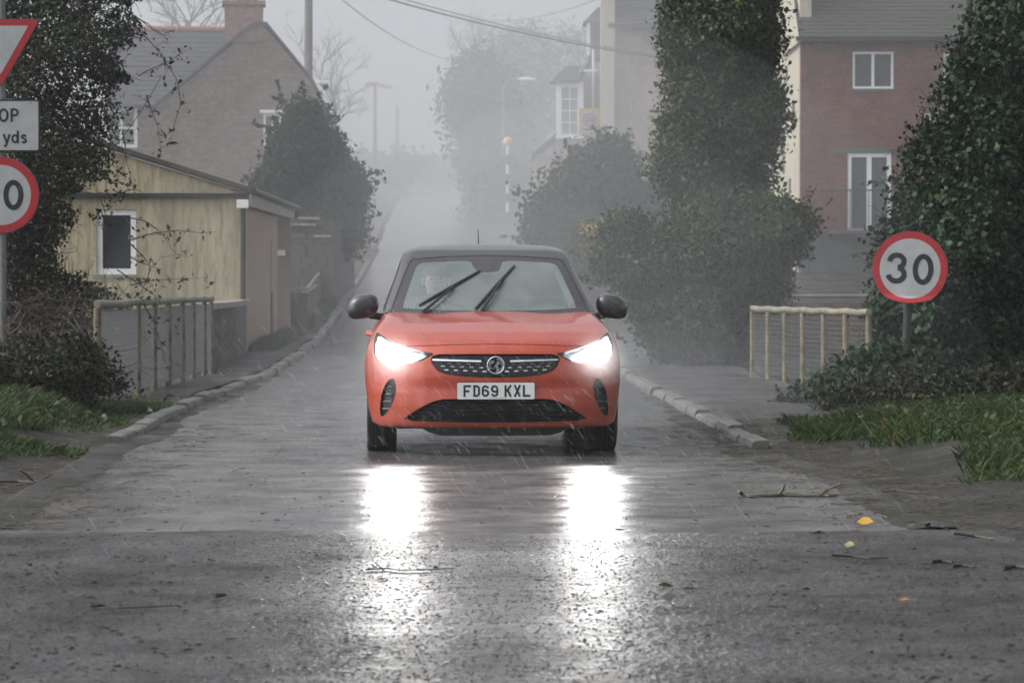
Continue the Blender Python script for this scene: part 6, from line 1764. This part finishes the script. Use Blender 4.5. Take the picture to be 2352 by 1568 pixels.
# ---- dark undergrowth between the verges and the hedges
for (nm, poly, Yd, nl, lab, sd) in (('undergrowth', [(1880, 945), (1915, 890), (1975, 860), (2060, 845), (2150, 835), (2250, 845), (2420, 830), (2420, 1000), (2300, 990), (2180, 975), (2060, 962), (1960, 955)], 25.6, 15000, 'dark bramble undergrowth between right grass and ivy hedge', 81),
                                ('undergrowth', [(-60, 940), (-60, 800), (40, 780), (120, 760), (180, 745), (215, 770), (240, 820), (275, 860), (300, 885), (270, 905), (220, 915), (160, 925), (60, 940)], 25.4, 10000, 'dark bramble undergrowth at the near end of the left railing', 82)):
    ug = plant(nm, (np.mean([p[0] for p in poly]) / FV * Yd - 1176 / FV * Yd, Yd, .15), lab, 'undergrowth')
    P, nr = cloud(poly, Yd, .55, nl, sd, .6, 4, .1, .4, 0, (16, .12))
    leaves('foliage', rel(P, ug), .045, L_HEDGE, ug, nr, .65, .5, np.clip(rng.beta(1.2, 2.8, len(P)), 0, 1), .2)['kind'] = 'stuff'
    tw = []
    for k in range(240):
        i = random.randrange(len(P)); tw.append((wander(P[i] - np.array(ug.location), (random.gauss(0, .8), random.gauss(-.2, .4), random.uniform(-.2, 1)), random.uniform(.15, .6), 6, .3, -.08), random.uniform(.002, .005)))
    twig_mesh('stems', tw, plain('bramble_cane', (.085, .048, .036), .6, var=.3, scale=5), ug)
# ================================================================ haze, spray, rain, litter, driver
HAZE, MIST, GLOW = .0008, .0076, .065
def mat_volume(name, density, aniso=.35, col=(.93, .95, .97)):
    m = bpy.data.materials.new(name); m.use_nodes = True; t = m.node_tree; t.nodes.clear()
    o = N(t, 'ShaderNodeOutputMaterial'); v = N(t, 'ShaderNodeVolumePrincipled'); v.inputs['Density'].default_value = density; v.inputs['Anisotropy'].default_value = aniso; v.inputs['Color'].default_value = (*col, 1)
    t.links.new(v.outputs[0], o.inputs['Volume']); return m
hz_ = MB().box(-160, 160, -25, 440, -1.6, 26).build('haze', mat_volume('rain_haze', HAZE)); hz_['kind'] = 'stuff'
def puff(loc, rad, dens, name, label, group=None, aniso=.3, shells=1):
    if shells > 1:
        for k in range(shells):
            q = 1 - k * .78 / shells; puff((loc[0] + .01 * k, loc[1], loc[2] - .15 * k * rad[2] / shells), tuple(r_ * q for r_ in rad), dens / shells * 1.35, name, label, group, aniso)
        return
    """soft-edged body of mist: even density in a rounded lens, so it thins to nothing at its rim"""
    V = []; F = []; nu, nv = 28, 16
    for j in range(nv + 1):
        ph = math.pi * j / nv
        for k in range(nu):
            a = 2 * math.pi * k / nu; w = 1 + .10 * math.sin(3 * a + loc[0]) * math.sin(2 * ph)
            V.append((loc[0] + rad[0] * w * math.sin(ph) * math.cos(a), loc[1] + rad[1] * w * math.sin(ph) * math.sin(a), loc[2] + rad[2] * math.cos(ph)))
    for j in range(nv):
        for k in range(nu): F.append((j * nu + k, (j + 1) * nu + k, (j + 1) * nu + (k + 1) % nu, j * nu + (k + 1) % nu))
    o = mesh_obj(name, V, F, mat_volume(name + '_air', dens, aniso)); bm = bmesh.new(); bm.from_mesh(o.data); bmesh.ops.remove_doubles(bm, verts=bm.verts, dist=1e-4); bmesh.ops.recalc_face_normals(bm, faces=bm.faces); bm.to_mesh(o.data); bm.free()
    tag(o, label, name, group, 'stuff'); return o
# thicker rain mist filling the road up the hill
puff((0, 157, 5.0), (34, 101, 18), MIST, 'mist', 'pale rain mist filling the road up the hill')
puff((0, 108, 3.5), (6.5, 56, 6.5), .0055, 'mist', 'mist drifting low along the centre of the road', None, .35, 2)
# spray thrown up behind and beside the car
SPL = 'pale mist around the car, tyre spray and added headlight halo puffs'
for (loc, rad, dn) in (((.2, 35.0, .9), (4.2, 13, 2.9), .0085), ((1.45, 26.0, .25), (1.0, 3.4, .55), .020), ((-1.35, 26.0, .2), (.9, 3.4, .45), .016), ((-.1, 24.3, .2), (1.2, 1.8, .35), .03)):
    puff(loc, tuple(1.15 * r_ for r_ in rad), dn, 'spray', SPL, 'tyre spray', .3, 3)
for s in (-1, 1):  # mist balls added at the headlamps to make their glow halo
    puff((CX0 + s * .68 - .01, CY0 - .02, .69), (.26, .34, .22), GLOW, 'spray', SPL, 'tyre spray', .2, 2)

# falling drops lit by the headlights
m_r = bpy.data.materials.new('rain_water'); m_r.use_nodes = True; t = m_r.node_tree; b = t.nodes['Principled BSDF']
b.inputs['Base Color'].default_value = (.9, .93, .95, 1); b.inputs['Roughness'].default_value = .15; b.inputs['Alpha'].default_value = .38
n = 3200
Yr = np.where(rng.random(n) < .3, rng.uniform(17.4, 19.6, n), rng.uniform(11, 40, n)); Xr = rng.uniform(-1, 1, n) * np.where(Yr < 19.7, 1.9, .19 * Yr); Zr = rng.uniform(.03, 1, n) * np.where(Yr < 19.7, 1.1, 1.2 + .09 * Yr)
L = np.clip(rng.lognormal(math.log(.05), .45, n), .015, .13); d = np.stack([np.full(n, .62) + rng.normal(0, .1, n), rng.normal(0, .1, n), np.full(n, -.78)], 1); d /= np.linalg.norm(d, axis=1)[:, None]
C = np.stack([Xr, Yr, Zr], 1); wv = rng.uniform(.0005, .0011, n)[:, None]; V = np.empty((n, 5, 3))
V[:, 0] = C - d * L[:, None] / 2; V[:, 4] = C + d * L[:, None] / 2
for k in range(3):
    a = 2 * math.pi * k / 3; V[:, 1 + k] = C + d * L[:, None] * .2 + np.array([math.cos(a), math.sin(a), 0]) * wv
Fr = np.array([(0, 1, 2), (0, 2, 3), (0, 3, 1), (4, 2, 1), (4, 3, 2), (4, 1, 3)]); F = (np.arange(n)[:, None, None] * 5 + Fr[None]).reshape(-1, 3)
o = raw_mesh('rain', V.reshape(-1, 3), F, m_r); tag(o, 'slanting raindrops in front of the car', 'rain', None, 'stuff')

# ---------------------------------------------------------------- storm litter on the road
def surf(X, Y): return (camber(X, Y) if Y > 13.85 else .0045 + .004) if -2.6 < X < 2.2 else max(gz(X, Y), .0)
def ground_at(x, y):
    Y = FV * CAM_H / (y - 650.0); return ((x - 1176) / FV * Y, Y)
# fine crumbs: one mass of bark, leaf scraps and grit
n = 9000
V = []; F = []
Xs = []
while len(Xs) < n:
    Y = 6.5 + 16 * random.random() ** 1.3; hw = 1176 / FV * Y; X = random.uniform(-hw * 1.1, hw * 1.1)
    side = abs(X) / hw
    if random.random() < .12 + .75 * side ** 1.6: Xs.append((X, Y))
for (X, Y) in Xs:
    s = random.lognormvariate(math.log(.0044), .5); s = min(s, .011); a = random.uniform(0, 6.28); k = random.choice((1, 1, 1, 1.5, 2.6)); z = surf(X, Y)
    c, q = math.cos(a), math.sin(a); hgt = s * random.uniform(.2, .6)
    b0 = len(V)
    for (u, v, w_) in ((-1, -.5, 0), (.9, -.6, 0), (1.1, .5, 0), (-.8, .7, 0), (-.2, .1, 1), (.5, 0, .8)):
        V.append((X + (u * c * k - v * q) * s, Y + (u * q * k + v * c) * s, z + w_ * hgt - .001))
    F += [(b0, b0 + 1, b0 + 5, b0 + 4), (b0 + 1, b0 + 2, b0 + 5, b0 + 5)[:3], (b0 + 2, b0 + 3, b0 + 4, b0 + 5), (b0 + 3, b0, b0 + 4)]
m_deb = plain('wet_bark_crumbs', (.032, .021, .016), .75, var=.3, scale=3, spec=.15)
o = mesh_obj('debris', V, F, m_deb); tag(o, 'crumbs of bark and leaf scattered over the wet road', 'debris', None, 'stuff')
# small straw-like bits along the muddy edges
tw = []
for k in range(2200):
    s = random.choice((-1, 1)); Y = random.uniform(14.0, 24.5); e = float(road_l(Y)) if s < 0 else float(road_r(Y)); X = e + s * random.gauss(.12, .34); z = max(surf(X, Y), gz(X, Y)) + .006
    a = random.gauss(0, .5) + (math.pi / 2 if random.random() < .4 else 0); L = random.uniform(.03, .16); tw.append(([Vector((X, Y, z)), Vector((X + math.cos(a) * L / 2, Y + math.sin(a) * L / 2, z + random.uniform(0, .012))), Vector((X + math.cos(a) * L, Y + math.sin(a) * L, z))], random.uniform(.0015, .004)))
o = twig_mesh('twig_litter', tw, plain('sodden_straw', (.13, .10, .06), .6, var=.4, scale=3), None); tag(o, 'straw and twig litter along the muddy road edges', 'litter', None, 'stuff')
# named branches and twigs
def branch(segs, rad, m, label, name='fallen_twig', cat='twig', group='twigs on the road', lift=.0):
    """segs: list of photo polylines; a photo point below the horizon lies on the road, later points may rise"""
    x0, y0 = segs[0][0][:2]; X0, Y0 = ground_at(x0, segs[0][1][1] if len(segs[0][0]) < 3 else y0)
    yb = max(p[1] for p in segs[0]); Yb = FV * CAM_H / (yb - 650.0)
    root = None
    mb = MB()
    o = np.array(at(segs[0][0][0], segs[0][0][1], Yb)); o[2] = surf(o[0], Yb)
    for si, s_ in enumerate(segs):
        q = []
        for i, (x, y) in enumerate(s_):
            p = at(x, y, Yb + .05 * math.sin(i * 2 + si)); p.z = max(p.z, surf(p.x, p.y) + rad * .7); q.append(p - Vector(o))
        r_ = rad * (1 if si == 0 else .75); k = len(q)
        mb.tube(q, [r_ * (1 - .45 * i / max(1, k - 1)) for i in range(k)], 7)
    ob = mb.build(name, m, None, True); ob.location = o; tag(ob, label, cat, group); return ob
branch([[(1697, 1128), (1708, 1140), (1722, 1146), (1770, 1141), (1800, 1137), (1860, 1139), (1885, 1137), (1900, 1125), (1933, 1110)], [(1790, 1139), (1800, 1122), (1803, 1113)], [(1868, 1139), (1905, 1145), (1920, 1141), (1926, 1150)]], .011, M_MOSSY, 'forked mossy green branch lying on the right of the road', 'fallen_branch', 'branch', None)
branch([[(-20, 1106), (40, 1107), (75, 1109), (120, 1108), (158, 1107)], [(75, 1107), (60, 1090), (45, 1080)], [(85, 1108), (100, 1098), (120, 1090)]], .010, M_TWIG, 'dark forked branch at the left muddy road edge', 'fallen_branch', 'branch', None)
branch([[(1700, 1028), (1730, 1031), (1770, 1032)]], .010, M_MOSSY, 'short twig lying just past the right kerb end')
branch([[(1705, 1013), (1750, 1012), (1790, 1002)], [(1730, 1012), (1760, 1018)]], .007, M_MOSSY, 'forked twig against the broken right kerb end')
branch([[(1910, 1275), (1960, 1283), (2000, 1283), (2040, 1287)]], .006, M_TWIG, 'long thin dark twig right of the car on coarse asphalt')
branch([[(2140, 1298), (2165, 1296), (2190, 1294)]], .009, M_TWIG, 'stubby dark twig among three near the right frame edge')
branch([[(2188, 1307), (2210, 1307), (2240, 1308)]], .008, M_TWIG, 'straight dark stick beside the stubby twig at right')
branch([[(2305, 1311), (2335, 1312), (2375, 1313)]], .012, M_TWIG, 'thick dark stick cut by the right frame edge')
branch([[(2020, 1134), (2060, 1136), (2130, 1132)]], .007, M_MOSSY, 'yellowish green twig on the muddy right edge')
branch([[(2190, 1224), (2240, 1232), (2290, 1240)]], .008, M_MOSSY, 'pale green stem lying on the right mud')
branch([[(840, 1308), (890, 1313), (920, 1310), (980, 1314), (1045, 1311)]], .0035, M_TWIG, 'dark twig lying across the left headlight glare')
branch([[(205, 1393), (240, 1400), (270, 1397), (330, 1401), (410, 1398)], [(235, 1399), (225, 1388), (238, 1384)]], .0042, M_TWIG, 'dark curled twig lower left on the coarse asphalt')
branch([[(490, 1379), (515, 1379)]], .012, M_TWIG, 'short dark stick left of the headlight glare')
branch([[(1865, 1228), (1885, 1220), (1910, 1227)]], .007, M_TWIG, 'small arched twig left of the big yellow leaf')
# leaves lying on the road
def leaf_thing(x, y, s, col, label, tilt=(.4, .2)):
    X, Y = ground_at(x, y); z = surf(X, Y) + .003
    V = np.array([(-1, 0, 0), (-.35, .55, .15), (.35, .5, .18), (1.1, 0, .05), (.35, -.55, .2), (-.35, -.5, .1), (0, 0, -.02)]) * s
    V[:, 2] += tilt[0] * (V[:, 1] + s * .6) * .8 + .002
    a = random.uniform(0, 6.28); c, q = math.cos(a), math.sin(a); W = [(v[0] * c - v[1] * q * .9, v[0] * q + v[1] * c, max(v[2], 0)) for v in V]
    st_ = len(W); W += [(W[3][0], W[3][1], W[3][2]), (W[3][0] + c * s * .7, W[3][1] + q * s * .7, .004), (W[3][0] + c * s * .7, W[3][1] + q * s * .7 + .003, .007)]
    o = mesh_obj('fallen_leaf', W, [(6, 0, 1), (6, 1, 2), (6, 2, 3), (6, 3, 4), (6, 4, 5), (6, 5, 0), (st_, st_ + 1, st_ + 2)], col, None, False); o.location = (X, Y, z)
    tag(o, label, 'leaf', 'leaves on the road')
c_y = plain('yellow_leaf', (.55, .30, .02), .4, var=.15); c_o = plain('orange_leaf', (.42, .18, .02), .4); c_g = plain('dark_green_leaf', (.012, .030, .012), .45); c_p = plain('pale_green_leaf', (.17, .22, .07), .4); c_b = plain('brown_leaf', (.09, .045, .025), .5)
for (x, y, s, col, lab) in ((1988, 1213, .040, c_y, 'large folded yellow leaf right of the car'), (2080, 1388, .022, c_o, 'small orange leaf on the coarse asphalt at lower right'), (2135, 1172, .022, c_y, 'little yellow leaf on the right mud'), (1786, 1315, .032, c_g, 'large dark green leaf lying flat on the coarse asphalt'),
        (2092, 1220, .030, c_g, 'dark green leaf right of the large yellow leaf'), (2133, 1218, .022, c_g, 'smaller green leaf beside the dark green one'), (2100, 1272, .018, c_g, 'tiny green leaf on the right mud edge'), (2168, 1358, .020, c_g, 'green leaf standing on the lower right asphalt'),
        (1530, 1360, .030, c_p, 'pale green curled leaf below the right headlight glare'), (1952, 1265, .024, c_p, 'pale curled leaf above the long dark twig'), (2345, 1245, .026, c_g, 'grey green leaf at the right frame edge'), (1275, 1152, .022, c_p, 'small pale leaf between the two headlight glares'),
        (388, 1300, .026, c_b, 'brown leaf left of the headlight glare'), (482, 1298, .018, c_p, 'small olive leaf near the short dark stick'), (1985, 1268, .024, c_b, 'dark upright brown leaf below the yellow leaf'), (1965, 1258, .02, c_b, 'small brown leaf just left of the upright brown one'), (1600, 1205, .02, c_b, 'small pinkish brown leaf near the right glare')):
    leaf_thing(x, y, s, col, lab, (random.uniform(.2, 1.1), .2))

# ---------------------------------------------------------------- driver behind the misted glass
def person():
    J = [((0, 0, 0), .16), ((0, .06, .22), .15), ((0, .10, .42), .17), ((0, .08, .52), .065), ((0, .05, .60), .062), ((0, .03, .68), .095), ((0, .05, .78), .085),
         ((-.19, .09, .45), .07), ((-.25, -.06, .27), .05), ((-.17, -.30, .30), .038), ((-.155, -.37, .32), .040),
         ((.19, .09, .45), .07), ((.25, -.06, .27), .05), ((.17, -.30, .30), .038), ((.155, -.37, .32), .040),
         ((-.10, -.30, .04), .085), ((-.11, -.62, -.02), .06), ((.10, -.30, .04), .085), ((.11, -.62, -.02), .06)]
    E = [(0, 1), (1, 2), (2, 3), (3, 4), (4, 5), (5, 6), (2, 7), (7, 8), (8, 9), (9, 10), (2, 11), (11, 12), (12, 13), (13, 14), (0, 15), (15, 16), (0, 17), (17, 18)]
    k = len(J)
    for s in (-1, 1):
        for f in range(4): # fingers curl over the wheel rim
            J.append(((s * (.15 + .016 * f - .024), -.405, .345 - .004 * f), .011)); J.append(((s * (.15 + .016 * f - .024), -.43, .325), .009)); E += [(10 if s < 0 else 14, len(J) - 2), (len(J) - 2, len(J) - 1)]
        J.append(((s * .125, -.385, .30), .012)); J.append(((s * .115, -.41, .315), .010)); E += [(10 if s < 0 else 14, len(J) - 2), (len(J) - 2, len(J) - 1)]
    me = bpy.data.meshes.new('person'); me.from_pydata([j[0] for j in J], E, []); o = bpy.data.objects.new('person', me); COL.objects.link(o)
    md = o.modifiers.new('skin', 'SKIN'); o.modifiers.new('sub', 'SUBSURF').render_levels = 1; o.modifiers['sub'].levels = 1
    for v, j in zip(me.skin_vertices[0].data, J): v.radius = (j[1], j[1])
    me.skin_vertices[0].data[0].use_root = True
    dg = bpy.context.evaluated_depsgraph_get(); dg.update(); m2 = bpy.data.meshes.new_from_object(o.evaluated_get(dg)); o.modifiers.clear(); o.data = m2
    sk = plain('skin', (.42, .25, .18), .5); cl = plain('dark_blue_jacket', (.03, .035, .05), .8)
    m2.materials.clear(); m2.materials.append(cl); m2.materials.append(sk)
    fm = []
    for p in m2.polygons: c = p.center; fm.append(1 if c.z > .545 or c.y < -.33 and c.z > .2 else 0)
    m2.polygons.foreach_set('material_index', fm); m2.polygons.foreach_set('use_smooth', np.ones(len(m2.polygons), dtype=bool))
    mb = MB(); mb.lathe([(.10 * math.sin(R(a)), .115 * math.cos(R(a))) for a in range(0, 100, 10)], 16, (0, .06, .735)); mb.build('hair', plain('brown_hair', (.04, .026, .018), .6), o, True)
    mb = MB(); mb.tube([(0, -.06, .70), (0, -.085, .68), (0, -.06, .665)], [.008, .014, .008], 6); mb.build('nose', sk, o, True)
    for s in (-1, 1):
        mb = MB(); mb.lathe([(.0001, -.004), (.009, -.002), (.009, .003)], 8, (s * .034, -.057, .712), 'y'); mb.build('eye', M_SBLACK, o)
        MB().tube([(s * .088, .04, .72), (s * .10, .05, .70), (s * .09, .05, .67)], .012, 6).build('ear', sk, o, True)
    MB().tube([(-.026, -.058, .642), (0, -.064, .640), (.026, -.058, .642)], .005, 6).build('mouth', plain('lips', (.30, .13, .11), .5), o)
    return o
pn = person(); pn.matrix_world = Matrix.Translation((CX0, CY0, 0)) @ Matrix.Rotation(YAW, 4, 'Z') @ Matrix.Translation((-.36, 2.28, .50))
tag(pn, 'driver in dark jacket gripping the wheel behind the windscreen', 'person')
